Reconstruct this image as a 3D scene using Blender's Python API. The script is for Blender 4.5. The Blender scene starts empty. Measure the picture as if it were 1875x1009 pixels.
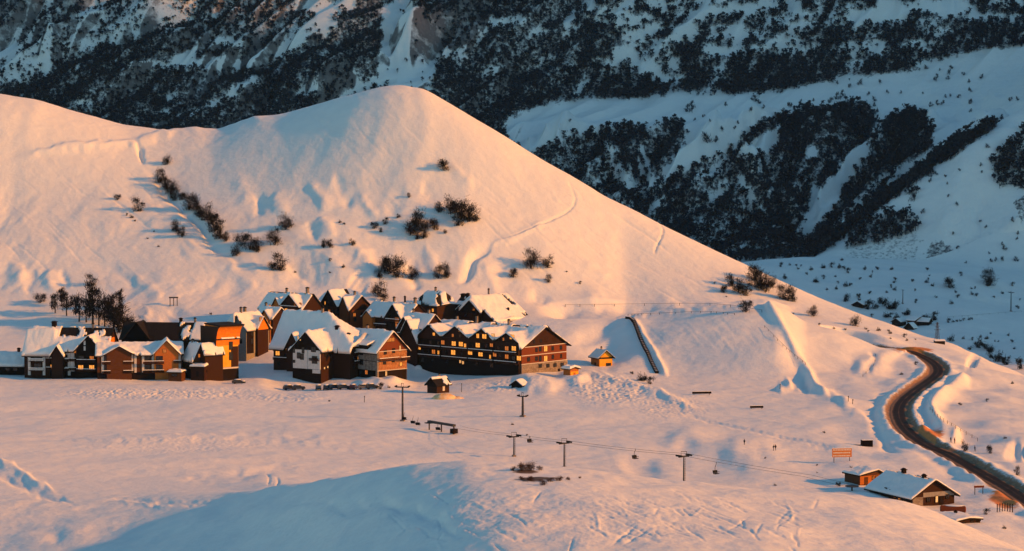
import bpy, math, random
import numpy as np
from mathutils import Vector
random.seed(7)
RNG = np.random.default_rng(7)
SC = bpy.context.scene
COL = SC.collection
R = math.radians

# ------------------------------------------------------------------ camera model
F, U0, V0, CAMH, PITCH = 3760.0, 937.5, 504.5, 82.0, R(3.0)
CP, SP = math.cos(PITCH), math.sin(PITCH)

def ray(u, v):
    xc = (u - U0) / F; yc = (V0 - v) / F
    dy = CP + yc * SP
    return xc / dy, (-SP + yc * CP) / dy          # x and z change per metre of y

def at(u, v, y):
    t, s = ray(u, v)
    return Vector((t * y, y, CAMH + s * y))

def project(x, y, z):
    d = y * CP - (z - CAMH) * SP
    return U0 + F * x / d, V0 - F * (y * SP + (z - CAMH) * CP) / d

# ------------------------------------------------------------------ noise
def perlin(x, y, seed=0):
    x = np.asarray(x, dtype=np.float64); y = np.asarray(y, dtype=np.float64)
    xi = np.floor(x); yi = np.floor(y); xf = x - xi; yf = y - yi
    xi = xi.astype(np.int64); yi = yi.astype(np.int64)
    def g(ix, iy, fx, fy):
        h = (ix * 374761393 + iy * 668265263 + seed * 974634777) & 0x7fffffff
        h = ((h ^ (h >> 13)) * 1274126177) & 0x7fffffff
        a = ((h ^ (h >> 16)) & 1023) * (2 * math.pi / 1024)
        return np.cos(a) * fx + np.sin(a) * fy
    sx = xf * xf * xf * (xf * (xf * 6 - 15) + 10); sy = yf * yf * yf * (yf * (yf * 6 - 15) + 10)
    a = g(xi, yi, xf, yf); b = g(xi + 1, yi, xf - 1, yf)
    c = g(xi, yi + 1, xf, yf - 1); d = g(xi + 1, yi + 1, xf - 1, yf - 1)
    ab = a + sx * (b - a); cd = c + sx * (d - c)
    return 1.5 * (ab + sy * (cd - ab))

def fbm(x, y, seed=0, octv=4, gain=.5):
    s = 0; a = 1
    for i in range(octv):
        s = s + a * perlin(x, y, seed + i); x = x * 2.03; y = y * 2.03; a *= gain
    return s

def sstep(a, b, x):
    t = np.clip((x - a) / (b - a), 0, 1)
    return t * t * (3 - 2 * t)

# ------------------------------------------------------------------ meshes and tags
def tag(o, label=None, cat=None, group=None, kind=None):
    if label: o['label'] = label
    if cat: o['category'] = cat
    if group: o['group'] = group
    if kind: o['kind'] = kind
    return o

def link(o, parent=None):
    COL.objects.link(o)
    if parent is not None: o.parent = parent
    return o

def empty(name, loc, rz=0):
    o = bpy.data.objects.new(name, None); o.empty_display_size = .5
    o.location = loc; o.rotation_euler = (0, 0, rz)
    return link(o)

def mesh_obj(name, verts, faces, mat, parent=None, smooth=False):
    me = bpy.data.meshes.new(name); me.from_pydata(verts, [], faces); me.update()
    if mat: me.materials.append(mat)
    if smooth: me.polygons.foreach_set('use_smooth', [True] * len(me.polygons))
    return link(bpy.data.objects.new(name, me), parent)

def big_mesh(name, V, Q, mat, smooth=True, nv=4):
    me = bpy.data.meshes.new(name); n = len(V); m = len(Q)
    me.vertices.add(n); me.vertices.foreach_set('co', np.ascontiguousarray(V, dtype=np.float32).ravel())
    me.loops.add(m * nv); me.loops.foreach_set('vertex_index', np.ascontiguousarray(Q, dtype=np.int32).ravel())
    me.polygons.add(m); me.polygons.foreach_set('loop_start', np.arange(0, m * nv, nv, dtype=np.int32))
    me.polygons.foreach_set('use_smooth', np.full(m, smooth, dtype=bool))
    me.update(calc_edges=True)
    if mat: me.materials.append(mat)
    return link(bpy.data.objects.new(name, me))

class MB:
    def __init__(s): s.v = []; s.f = []
    def add(s, vs, fs):
        n = len(s.v); s.v += [tuple(p) for p in vs]; s.f += [tuple(i + n for i in f) for f in fs]
    def box(s, x0, x1, y0, y1, z0, z1):
        s.add([(x0, y0, z0), (x1, y0, z0), (x1, y1, z0), (x0, y1, z0), (x0, y0, z1), (x1, y0, z1), (x1, y1, z1), (x0, y1, z1)],
              [(0, 3, 2, 1), (4, 5, 6, 7), (0, 1, 5, 4), (1, 2, 6, 5), (2, 3, 7, 6), (3, 0, 4, 7)])
    def prism(s, poly, a, b, axis):
        # poly: (p, z) outline swept along axis from a to b
        n = len(poly)
        mk = (lambda p, z, q: (p, q, z)) if axis == 'y' else (lambda p, z, q: (q, p, z))
        vs = [mk(p, z, a) for p, z in poly] + [mk(p, z, b) for p, z in poly]
        fs = [tuple(range(n)), tuple(range(2 * n - 1, n - 1, -1))]
        fs += [(i, i + n, (i + 1) % n + n, (i + 1) % n) for i in range(n)]
        s.add(vs, fs)
    def tube(s, pts, rad, n=6, cap=True):
        pts = [Vector(p) for p in pts]
        if not hasattr(rad, '__len__'): rad = [rad] * len(pts)
        base = len(s.v)
        for i, p in enumerate(pts):
            d = (pts[min(i + 1, len(pts) - 1)] - pts[max(i - 1, 0)])
            if d.length < 1e-9: d = Vector((0, 0, 1))
            d.normalize()
            a = d.cross(Vector((0, 0, 1)) if abs(d.z) < .9 else Vector((1, 0, 0))).normalized(); b = d.cross(a)
            for k in range(n):
                w = 2 * math.pi * k / n
                s.v.append(tuple(p + (a * math.cos(w) + b * math.sin(w)) * rad[i]))
        for i in range(len(pts) - 1):
            for k in range(n):
                k2 = (k + 1) % n
                s.f.append((base + i * n + k, base + i * n + k2, base + (i + 1) * n + k2, base + (i + 1) * n + k))
        if cap:
            s.f.append(tuple(base + k for k in range(n - 1, -1, -1)))
            s.f.append(tuple(base + (len(pts) - 1) * n + k for k in range(n)))
    def lump(s, c, rx, ry, rz, seg=10, ring=6, bumps=.12, seed=0):
        rr = random.Random(seed); base = len(s.v)
        for i in range(ring + 1):
            th = math.pi * i / ring
            for k in range(seg):
                ph = 2 * math.pi * k / seg
                q = 1 + rr.uniform(-bumps, bumps)
                s.v.append((c[0] + rx * q * math.sin(th) * math.cos(ph), c[1] + ry * q * math.sin(th) * math.sin(ph), c[2] + rz * q * math.cos(th)))
        for i in range(ring):
            for k in range(seg):
                k2 = (k + 1) % seg
                s.f.append((base + i * seg + k, base + (i + 1) * seg + k, base + (i + 1) * seg + k2, base + i * seg + k2))
    def build(s, name, mat, parent=None, smooth=False):
        return mesh_obj(name, s.v, s.f, mat, parent, smooth)

def clone(o, parent=None):
    c = o.copy(); COL.objects.link(c)
    if parent is not None: c.parent = parent
    for ch in list(o.children): clone(ch, c)
    return c

# ------------------------------------------------------------------ materials
def newmat(name):
    m = bpy.data.materials.new(name); m.use_nodes = True
    nt = m.node_tree; b = nt.nodes['Principled BSDF']
    return m, nt, b

def N(nt, typ, **kw):
    n = nt.nodes.new(typ)
    for k, v in kw.items():
        if k in n.inputs: n.inputs[k].default_value = v
        else: setattr(n, k, v)
    return n

def ramp(nt, src, stops):
    r = nt.nodes.new('ShaderNodeValToRGB'); e = r.color_ramp.elements
    while len(e) < len(stops): e.new(.5)
    for i, (p, c) in enumerate(stops):
        e[i].position = p; e[i].color = (c[0], c[1], c[2], 1)
    nt.links.new(src, r.inputs[0]); return r

def plain(name, c1, c2, scale=3, rough=.75, bump=0, stretch=(1, 1, 1), coord='Object'):
    m, nt, b = newmat(name)
    tc = N(nt, 'ShaderNodeTexCoord'); mp = N(nt, 'ShaderNodeMapping'); mp.inputs['Scale'].default_value = stretch
    nt.links.new(tc.outputs[coord], mp.inputs[0])
    no = N(nt, 'ShaderNodeTexNoise', Scale=scale, Detail=6.0, Roughness=.65); nt.links.new(mp.outputs[0], no.inputs['Vector'])
    r = ramp(nt, no.outputs['Fac'], [(.3, c1), (.7, c2)])
    nt.links.new(r.outputs[0], b.inputs['Base Color']); b.inputs['Roughness'].default_value = rough; b.inputs['Specular IOR Level'].default_value = .5 if rough < .5 else .12
    if bump:
        bp = N(nt, 'ShaderNodeBump', Strength=bump, Distance=.1); nt.links.new(no.outputs['Fac'], bp.inputs['Height'])
        nt.links.new(bp.outputs[0], b.inputs['Normal'])
    return m

def brickmat(name, c1, c2, cm, scale=1.0, bw=.9, rh=.35):
    m, nt, b = newmat(name)
    tc = N(nt, 'ShaderNodeTexCoord'); sp = N(nt, 'ShaderNodeSeparateXYZ'); nt.links.new(tc.outputs['Object'], sp.inputs[0])
    ad = N(nt, 'ShaderNodeMath', operation='ADD'); nt.links.new(sp.outputs[0], ad.inputs[0]); nt.links.new(sp.outputs[1], ad.inputs[1])
    cb = N(nt, 'ShaderNodeCombineXYZ'); nt.links.new(ad.outputs[0], cb.inputs[0]); nt.links.new(sp.outputs[2], cb.inputs[1])
    br = N(nt, 'ShaderNodeTexBrick', Scale=scale); br.inputs['Color1'].default_value = (*c1, 1); br.inputs['Color2'].default_value = (*c2, 1)
    br.inputs['Mortar'].default_value = (*cm, 1); br.inputs['Brick Width'].default_value = bw; br.inputs['Row Height'].default_value = rh
    br.inputs['Mortar Size'].default_value = .04
    nt.links.new(cb.outputs[0], br.inputs['Vector'])
    no = N(nt, 'ShaderNodeTexNoise', Scale=.8, Detail=5.0); nt.links.new(tc.outputs['Object'], no.inputs['Vector'])
    r = ramp(nt, no.outputs['Fac'], [(.3, (.55, .5, .48)), (.7, (1.15, 1.1, 1.05))])
    mx = N(nt, 'ShaderNodeMix', data_type='RGBA', blend_type='MULTIPLY'); mx.inputs[0].default_value = 1
    nt.links.new(br.outputs[0], mx.inputs[6]); nt.links.new(r.outputs[0], mx.inputs[7])
    nt.links.new(mx.outputs[2], b.inputs['Base Color']); b.inputs['Roughness'].default_value = .85
    return m

def glow(name, c, s):
    m, nt, b = newmat(name)
    tc = N(nt, 'ShaderNodeTexCoord'); no = N(nt, 'ShaderNodeTexNoise', Scale=2.2, Detail=3.0); nt.links.new(tc.outputs['Object'], no.inputs['Vector'])
    r = ramp(nt, no.outputs['Fac'], [(.3, (c[0] * .55, c[1] * .45, c[2] * .4)), (.62, c)])
    b.inputs['Base Color'].default_value = (.05, .03, .02, 1)
    nt.links.new(r.outputs[0], b.inputs['Emission Color']); b.inputs['Emission Strength'].default_value = s
    return m

SNOWC = (.885, .87, .84)
def snowmat(name, attrs=False, b1=.5, sc1=1.6, b2=.5, sc2=.16, d1=.12, d2=1.0):
    m, nt, b = newmat(name)
    ge = N(nt, 'ShaderNodeNewGeometry')
    n1 = N(nt, 'ShaderNodeTexNoise', Scale=sc1, Detail=5.0, Roughness=.6); n2 = N(nt, 'ShaderNodeTexNoise', Scale=sc2, Detail=5.0, Roughness=.6)
    for n in (n1, n2): nt.links.new(ge.outputs['Position'], n.inputs['Vector'])
    bp2 = N(nt, 'ShaderNodeBump', Strength=b2, Distance=d2); nt.links.new(n2.outputs['Fac'], bp2.inputs['Height'])
    bp1 = N(nt, 'ShaderNodeBump', Strength=b1, Distance=d1); nt.links.new(n1.outputs['Fac'], bp1.inputs['Height'])
    nt.links.new(bp2.outputs[0], bp1.inputs['Normal']); nt.links.new(bp1.outputs[0], b.inputs['Normal'])
    b.inputs['Roughness'].default_value = .7; b.inputs['Specular IOR Level'].default_value = .25
    r = ramp(nt, n2.outputs['Fac'], [(.3, (SNOWC[0] * .94, SNOWC[1] * .94, SNOWC[2] * .95)), (.7, SNOWC)])
    col = r.outputs[0]
    if attrs:
        for nm, ca, cb_, sc in attrs:
            at_ = N(nt, 'ShaderNodeAttribute', attribute_name=nm)
            n3 = N(nt, 'ShaderNodeTexNoise', Scale=sc, Detail=6.0, Roughness=.7); nt.links.new(ge.outputs['Position'], n3.inputs['Vector'])
            rc = ramp(nt, n3.outputs['Fac'], [(.35, ca), (.65, cb_)])
            ad = N(nt, 'ShaderNodeMath', operation='ADD'); nt.links.new(at_.outputs['Fac'], ad.inputs[0]); nt.links.new(n3.outputs['Fac'], ad.inputs[1])
            rm = ramp(nt, ad.outputs[0], [(.78, (0, 0, 0)), (1.0, (1, 1, 1))])
            mx = N(nt, 'ShaderNodeMix', data_type='RGBA'); nt.links.new(rm.outputs[0], mx.inputs[0])
            nt.links.new(col, mx.inputs[6]); nt.links.new(rc.outputs[0], mx.inputs[7]); col = mx.outputs[2]
    nt.links.new(col, b.inputs['Base Color'])
    return m

M = {}
M['snow'] = snowmat('snow_ground', [('dirt', (.10, .055, .03), (.42, .24, .12), .9), ('road_glow', (.5, .16, .03), (.7, .27, .06), .6), ('scrub', (.05, .03, .02), (.16, .1, .06), 1.5)])
M['snow_far'] = snowmat('snow_mountain', [('forest', (.03, .03, .034), (.09, .085, .09), .3), ('rock', (.07, .065, .065), (.2, .18, .175), .05)], b1=.6, sc1=.12, b2=.5, sc2=.02, d1=2.0, d2=8.0)
M['snow_roof'] = snowmat('snow_roof', None, b1=.35, sc1=1.2, b2=.3, sc2=.3, d1=.15, d2=.4)
M['bark'] = plain('bark', (.018, .012, .009), (.045, .03, .022), 4)
M['twig'] = plain('twig', (.004, .003, .0028), (.011, .0075, .006), 1.2)
M['twig_red'] = plain('twig_red', (.03, .012, .008), (.10, .045, .025), 2)
def fartree():
    m, nt, b = newmat('far_tree')
    ge = N(nt, 'ShaderNodeNewGeometry'); no = N(nt, 'ShaderNodeTexNoise', Scale=.025, Detail=4.0, Roughness=.7); nt.links.new(ge.outputs['Position'], no.inputs['Vector'])
    mx = N(nt, 'ShaderNodeMath', operation='MULTIPLY_ADD'); mx.inputs[1].default_value = .35; nt.links.new(ge.outputs['Random Per Island'], mx.inputs[0])
    sc = N(nt, 'ShaderNodeMath', operation='MULTIPLY'); sc.inputs[1].default_value = .65; nt.links.new(no.outputs['Fac'], sc.inputs[0]); nt.links.new(sc.outputs[0], mx.inputs[2])
    r = ramp(nt, mx.outputs[0], [(.3, (.009, .013, .02)), (.55, (.02, .026, .036)), (.78, (.06, .066, .08))])
    nt.links.new(r.outputs[0], b.inputs['Base Color']); b.inputs['Roughness'].default_value = .9; b.inputs['Specular IOR Level'].default_value = .05; return m
M['far_tree'] = fartree()
M['wood_dark'] = plain('wood_dark', (.018, .006, .0025), (.048, .016, .006), 2.2, .7, .3, (1, 1, 7))
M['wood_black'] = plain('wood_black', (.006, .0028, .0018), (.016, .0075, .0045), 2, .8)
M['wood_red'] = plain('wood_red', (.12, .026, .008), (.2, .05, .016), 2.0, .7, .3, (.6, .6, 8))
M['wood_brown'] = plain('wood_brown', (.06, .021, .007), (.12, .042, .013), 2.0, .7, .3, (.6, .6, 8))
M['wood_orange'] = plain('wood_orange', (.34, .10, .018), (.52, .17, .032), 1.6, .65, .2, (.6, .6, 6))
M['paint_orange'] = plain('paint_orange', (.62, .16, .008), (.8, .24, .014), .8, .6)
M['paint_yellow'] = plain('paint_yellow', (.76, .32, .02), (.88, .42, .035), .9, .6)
M['plaster'] = plain('plaster', (.56, .53, .5), (.72, .69, .65), 1.4, .85)
M['plaster_grey'] = plain('plaster_grey', (.2, .18, .16), (.31, .28, .25), 1.6, .85)
M['trim'] = plain('trim', (.5, .46, .42), (.66, .61, .56), 3, .8)
M['stone'] = brickmat('stone', (.23, .19, .16), (.34, .29, .25), (.12, .1, .09))
M['sandstone'] = brickmat('sandstone', (.40, .17, .06), (.55, .26, .10), (.16, .07, .03), 1.0, .7, .3)
M['roof_dark'] = plain('roof_dark', (.009, .007, .006), (.024, .017, .013), 1.3, .8)
M['roof_brown'] = plain('roof_brown', (.08, .045, .025), (.17, .1, .06), 1.3, .8, .2, (1, 8, 1))
M['metal'] = plain('metal', (.03, .028, .028), (.07, .062, .06), 3, .55)
M['rubber'] = plain('rubber', (.008, .008, .008), (.018, .018, .018), 4, .9)
def roadmat():
    # dark wet wheel tracks, brown slush left between them and along the edges
    m, nt, b = newmat('asphalt')
    ge = N(nt, 'ShaderNodeNewGeometry'); at_ = N(nt, 'ShaderNodeAttribute', attribute_name='across')
    n1 = N(nt, 'ShaderNodeTexNoise', Scale=.5, Detail=6.0, Roughness=.7); n2 = N(nt, 'ShaderNodeTexNoise', Scale=.09, Detail=3.0)
    for n in (n1, n2): nt.links.new(ge.outputs['Position'], n.inputs['Vector'])
    ab = N(nt, 'ShaderNodeMath', operation='ABSOLUTE'); nt.links.new(at_.outputs['Fac'], ab.inputs[0])
    wv = N(nt, 'ShaderNodeMath', operation='MULTIPLY_ADD'); wv.inputs[1].default_value = .22; nt.links.new(n2.outputs['Fac'], wv.inputs[0]); nt.links.new(ab.outputs[0], wv.inputs[2])
    rr = ramp(nt, wv.outputs[0], [(.08, (.5,) * 3), (.22, (.06,) * 3), (.55, (.0,) * 3), (.72, (.25,) * 3), (.95, (.75,) * 3), (1.0, (1,) * 3)])
    ad = N(nt, 'ShaderNodeMath', operation='MULTIPLY_ADD'); ad.inputs[1].default_value = .9; nt.links.new(n1.outputs['Fac'], ad.inputs[0]); nt.links.new(rr.outputs[0], ad.inputs[2])
    rc = ramp(nt, ad.outputs[0], [(.35, (.009, .005, .0032)), (.62, (.026, .015, .009)), (.9, (.085, .047, .026)), (1.0, (.22, .13, .075))])
    nt.links.new(rc.outputs[0], b.inputs['Base Color']); b.inputs['Roughness'].default_value = .75; b.inputs['Specular IOR Level'].default_value = .12
    return m
M['asphalt'] = roadmat()
M['glass'] = plain('glass', (.008, .009, .011), (.025, .024, .026), 1.1, .18)
M['lit_a'] = glow('lit_a', (1.0, .36, .05), 1.15)
M['lit_b'] = glow('lit_b', (1.0, .26, .03), .55)
M['lit_c'] = glow('lit_c', (1.0, .48, .16), .95)
M['sign'] = plain('sign', (.5, .15, .03), (.62, .2, .05), 2, .6)
M['glow_tint'] = plain('glow_tint', (.78, .36, .05), (.86, .7, .5), .55, .7, .3)  # orange glow put into the colour of a snowbank
M['sign_pale'] = plain('sign_pale', (.62, .52, .42), (.74, .64, .54), 3, .7)
for i, c in enumerate([(.02, .022, .028), (.05, .012, .01), (.09, .09, .1), (.012, .02, .035)]):
    M['car%d' % i] = plain('car_paint_%d' % i, c, tuple(x * 1.4 for x in c), .8, .35)
M['cloth_dark'] = plain('cloth_dark', (.015, .016, .022), (.03, .03, .04), 5, .9)
M['cloth_red'] = plain('cloth_red', (.16, .02, .015), (.22, .035, .025), 5, .9)
M['skin'] = plain('skin', (.4, .24, .17), (.46, .28, .2), 5, .6)
RIDGE_H, SKY_S, EXPOSURE, HAZE_D = 2180.0, .135, 0.37, 0.00002
# ------------------------------------------------------------------ terrain control curves: (u, v, y) in the photograph's pixels and metres ahead
def tz(pts):
    t = []; z = []; y = []
    for u, v, yy in pts:
        a, s = ray(u, v); t.append(a); y.append(yy); z.append(CAMH + s * yy)
    return np.array(t), np.array(y), np.array(z)

NC_IN = 880
TT = np.concatenate([np.linspace(-.46, -.272, 60, endpoint=False), np.linspace(-.272, .272, NC_IN, endpoint=False), np.linspace(.272, .46, 60)])
def gsm(a, s):
    if s <= 0: return a
    k = int(3 * s); w = np.exp(-.5 * (np.arange(-k, k + 1) / s) ** 2); w /= w.sum()
    return np.convolve(np.pad(a, k, mode='edge'), w, mode='valid')

CURV = []
def curve(pts, sm=5):
    t, y, z = tz(pts)
    CURV.append((gsm(np.interp(TT, t, y), sm), gsm(np.interp(TT, t, z), sm)))
def curve_z(y, pts, sm=8):       # height given directly (stretches the photograph hides)
    t = np.array([ray(u, 504)[0] for u, z in pts]); z = np.array([z for u, z in pts])
    yy = y if hasattr(y, '__len__') else np.full(len(TT), float(y))
    CURV.append((yy, gsm(np.interp(TT, t, z), sm)))

curve_z(100, [(-500, 40), (0, 42), (500, 47), (950, 54), (1500, 52), (2400, 44)])
curve([(-500, 1015, 400), (0, 1015, 395), (250, 1015, 368), (450, 1015, 315), (650, 1015, 252), (900, 1015, 212), (1400, 1015, 214), (1875, 1030, 235), (2400, 1040, 250)], 18)
curve([(-500, 932, 462), (0, 926, 460), (250, 918, 458), (420, 905, 438), (520, 893, 392), (600, 881, 353), (740, 864, 313), (850, 855, 300), (960, 857, 300), (1080, 866, 300), (1200, 880, 300), (1400, 902, 305), (1577, 911, 310), (1679, 928, 315), (1747, 955, 320), (1815, 985, 325), (1865, 1008, 330), (2100, 1120, 340), (2400, 1200, 345)], 11)
curve([(-500, 890, 500), (0, 890, 500), (250, 893, 496), (420, 894, 488), (520, 898, 455), (600, 900, 430), (850, 886, 395), (960, 888, 395), (1200, 908, 395), (1400, 928, 395), (1577, 940, 395), (1679, 955, 400), (1747, 980, 400), (1815, 1008, 400), (1865, 1024, 400), (2100, 1085, 410), (2400, 1120, 410)], 14)
curve([(-500, 835, 555), (0, 835, 555), (420, 850, 545), (600, 858, 545), (850, 850, 560), (960, 852, 560), (1200, 874, 533), (1400, 895, 513), (1577, 905, 505), (1679, 922, 490), (1747, 948, 472), (1815, 975, 455), (1865, 997, 445), (2400, 1040, 430)])
curve([(-500, 772, 665), (0, 772, 665), (700, 770, 668), (1000, 765, 675), (1250, 785, 645), (1400, 797, 628), (1520, 805, 620), (1600, 800, 630), (1650, 790, 640), (1760, 790, 650), (1875, 815, 610), (2400, 850, 570)])
curve([(-500, 702, 790), (0, 699, 795), (300, 699, 793), (450, 706, 785), (700, 716, 766), (950, 716, 762), (1050, 712, 768), (1200, 717, 762), (1400, 745, 712), (1500, 732, 735), (1600, 722, 755), (1650, 730, 740), (1750, 722, 760), (1875, 748, 722), (2400, 790, 680)])
curve([(-500, 672, 850), (0, 674, 843), (300, 682, 825), (450, 664, 842), (600, 668, 835), (750, 667, 835), (900, 677, 825), (1000, 681, 820), (1060, 676, 825), (1130, 664, 835), (1180, 680, 812), (1250, 695, 800), (1350, 702, 790), (1450, 700, 790), (1520, 682, 812), (1600, 672, 830), (1660, 662, 850), (1750, 662, 850), (1800, 680, 832), (1875, 712, 795), (2400, 750, 750)])
curve([(-500, 622, 910), (0, 617, 910), (150, 617, 900), (300, 602, 905), (430, 592, 900), (550, 578, 915), (700, 577, 920), (850, 574, 925), (960, 582, 905), (1050, 580, 905), (1110, 590, 895), (1150, 577, 900), (1300, 574, 893), (1380, 580, 888), (1470, 592, 885), (1600, 612, 890), (1680, 637, 880), (1740, 640, 880), (1800, 664, 860), (1875, 696, 825), (2400, 770, 780)])
curve([(-500, 562, 950), (0, 560, 950), (300, 545, 945), (550, 540, 948), (850, 545, 948), (1000, 563, 945), (1150, 563, 957), (1300, 562, 952), (1380, 573, 946), (1500, 590, 935), (1600, 606, 925), (1680, 623, 915), (1740, 633, 908), (1800, 658, 885), (1875, 692, 850), (2400, 790, 800)])
curve([(-500, 375, 1055), (0, 380, 1058), (300, 388, 1048), (550, 370, 1033), (740, 360, 1026), (850, 370, 1022), (1000, 425, 1012), (1150, 485, 1006), (1300, 518, 990), (1400, 546, 975), (1500, 571, 962), (1600, 599, 946), (1680, 617, 932), (1740, 631, 921), (1800, 656.5, 895), (1875, 691, 862), (2400, 800, 810)])
CREST = [(-500, 110, 1185), (-100, 160, 1170), (0, 170, 1165), (60, 181, 1165), (110, 196, 1165), (160, 209, 1165), (230, 229, 1165), (280, 236, 1165), (330, 239, 1163), (385, 238, 1158), (450, 222, 1150), (520, 207, 1140), (600, 184, 1125), (660, 167, 1115), (710, 158, 1110), (740, 156, 1108), (775, 161, 1105), (830, 192, 1096), (900, 233, 1087), (1000, 297, 1076), (1100, 355, 1063), (1200, 407, 1052), (1300, 454, 1040), (1400, 500, 1025), (1500, 545, 1008), (1600, 585, 988), (1680, 612, 965), (1740, 629, 943), (1800, 655, 912), (1875, 690, 880), (2100, 800, 850), (2400, 900, 830)]
curve(CREST, 3)
yL, zL = CURV[-1]
zs_ = CAMH + (zL - CAMH) * (yL + 90) / yL
CURV.append((yL + 90, zs_ - 14))
curve_z(1330, [(-500, -20), (900, -35), (1300, -48), (1500, -50), (1875, -46), (2400, -44)])
curve([(-500, 520, 1740), (900, 515, 1730), (1250, 500, 1720), (1380, 478, 1705), (1450, 472, 1722), (1540, 468, 1750), (1650, 475, 1750), (1740, 487, 1725), (1800, 500, 1700), (1875, 515, 1690), (2400, 560, 1650)])
yO, zO = CURV[-1]
CURV.append((yO + 45, zO - gsm(np.interp(TT, [ray(u, 500)[0] for u in (1300, 1600, 1760, 1900)], [9, 9, -1, -4]), 34)))
curve([(-500, 500, 1860), (1200, 500, 1860), (1400, 490, 1860), (1480, 471, 1872), (1560, 416, 1892), (1640, 356, 1902), (1700, 311, 1912), (1760, 269, 1922), (1810, 236, 1932), (1875, 200, 1950), (2000, 130, 1970), (2400, 20, 2000)])
yQ, zQ = CURV[-1]
CURV.append((yQ + 55, CAMH + (zQ - CAMH) * (yQ + 55) / yQ - gsm(np.interp(TT, [ray(u, 400)[0] for u in (1300, 1500, 1700, 1860, 2000)], [2, 20, 26, 12, 4]), 10)))
curve([(-500, 478, 2040), (1300, 478, 2040), (1480, 466, 2050), (1560, 430, 2060), (1640, 372, 2070), (1700, 325, 2080), (1760, 280, 2085), (1810, 242, 2090), (1875, 196, 2090), (2000, 122, 2100), (2400, 0, 2110)])
curve([(-500, 225, 2290), (700, 240, 2280), (930, 250, 2270), (1250, 230, 2280), (1480, 215, 2290), (1640, 195, 2300), (1760, 170, 2305), (1875, 120, 2310), (2400, -60, 2320)])
curve([(-500, 130, 2380), (700, 150, 2370), (930, 195, 2375), (1100, 180, 2390), (1250, 160, 2395), (1480, 140, 2395), (1700, 110, 2390), (1875, 75, 2385), (2400, -110, 2390)])
curve([(-500, -60, 2560), (700, -60, 2560), (1300, -60, 2570), (1875, -90, 2560), (2400, -220, 2540)])
curve_z(3000, [(-500, 640), (900, 560), (1875, 590), (2400, 660)])
curve_z(3600, [(-500, 760), (900, 620), (1875, 660), (2400, 760)])

def seg(a, b, d): return list(np.arange(a, b, d))
YY = np.array(seg(100, 200, 2.0) + seg(200, 335, .55) + seg(335, 440, 2.0) + seg(440, 640, 1.1) + seg(640, 850, 1.0) + seg(850, 1180, .72)
              + seg(1180, 1330, 4) + seg(1330, 1800, 2.2) + seg(1800, 2580, 2.0) + seg(2580, 3601, 20))
NY, NT = len(YY), len(TT)
KY = np.array([c[0] for c in CURV]); KZ = np.array([c[1] for c in CURV])
for k in range(1, len(KY)): KY[k] = np.maximum(KY[k], KY[k - 1] + 3)
h = np.diff(KY, axis=0); dl = np.diff(KZ, axis=0) / h
D = np.zeros_like(KZ)
w1 = 2 * h[1:] + h[:-1]; w2 = h[1:] + 2 * h[:-1]
ok = dl[:-1] * dl[1:] > 0
with np.errstate(divide='ignore', invalid='ignore'):
    D[1:-1] = np.where(ok, (w1 + w2) / (w1 / dl[:-1] + w2 / dl[1:]), 0)
D[0] = dl[0]; D[-1] = dl[-1]
YG = np.repeat(YY[:, None], NT, 1); XG = YG * TT[None, :]
Z = np.zeros((NY, NT))
for k in range(len(h)):
    hi = YG <= KY[k + 1] if k < len(h) - 1 else np.ones_like(YG, bool)
    m = (YG > KY[k]) & hi if k else hi
    q = np.clip((YG - KY[k]) / h[k], 0, 1); cc = np.broadcast_to(np.arange(NT), YG.shape)[m]; q = q[m]
    a = KZ[k][cc]; b = KZ[k + 1][cc]; da = (D[k] * h[k])[cc]; db = (D[k + 1] * h[k])[cc]
    Z[m] = a * (1 + 2 * q) * (1 - q) ** 2 + da * q * (1 - q) ** 2 + b * q * q * (3 - 2 * q) + db * q * q * (q - 1)
UG, VG = project(XG, YG, Z)
yCr = KY[11][None, :]                                     # forward distance of the big hill's crest
yFo = KY[2][None, :]                                      # of the near hill's crest
hillm = sstep(0, 45, YG - KY[8][None, :] - 8) * (1 - sstep(25, 90, YG - yCr))
forem = 1 - sstep(0, 40, YG - yFo)
farm = sstep(1800, 1960, YG)
plainm = sstep(0, 60, YG - yFo - 20) * (1 - sstep(850, 960, YG))
valm = sstep(1150, 1400, YG) * (1 - sstep(1720, 1800, YG))

# relief of the big hill: soft gullies and ribs running down the slope, fading on the right flank
warp = 14 * perlin(XG / 60, YG / 70, 3)
rib = perlin((XG + warp) / 26 + .1 * YG / 40, YG / 95, 5)
rib2 = perlin((XG + warp) / 11, YG / 55, 8)
low = perlin(XG / 85, YG / 80, 21)
wl = np.clip(.35 + .9 * low, .12, 1.1) * (1 - .75 * sstep(880, 1060, UG) * (1 - sstep(520, 560, VG))) * (1 - .5 * sstep(300, 180, VG))
lowr = sstep(300, 380, VG) * (1 - sstep(900, 1050, UG))
rid_ = .55 - 2 * np.abs(perlin((XG + 1.6 * warp) / 34 + .25 * YG / 60, YG / 130, 6))
Z += hillm * (wl * ((3.0 - .8 * lowr) * rib + 2.6 * lowr * rid_ + 1.15 * rib2 + .55 * lowr * fbm((XG + warp) / 7, YG / 16, 9, 2)) + .5 * perlin(XG / 9, YG / 13, 11) * wl + 1.4 * low * (1 - .6 * sstep(900, 1100, UG)))
Z += hillm * (.07 * perlin((XG + .55 * YG + 6 * perlin(XG / 30, YG / 30, 17)) / 3.6, (YG - .5 * XG) / 38, 13) + .05 * fbm(XG / 5, YG / 7, 14, 3))
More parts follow.
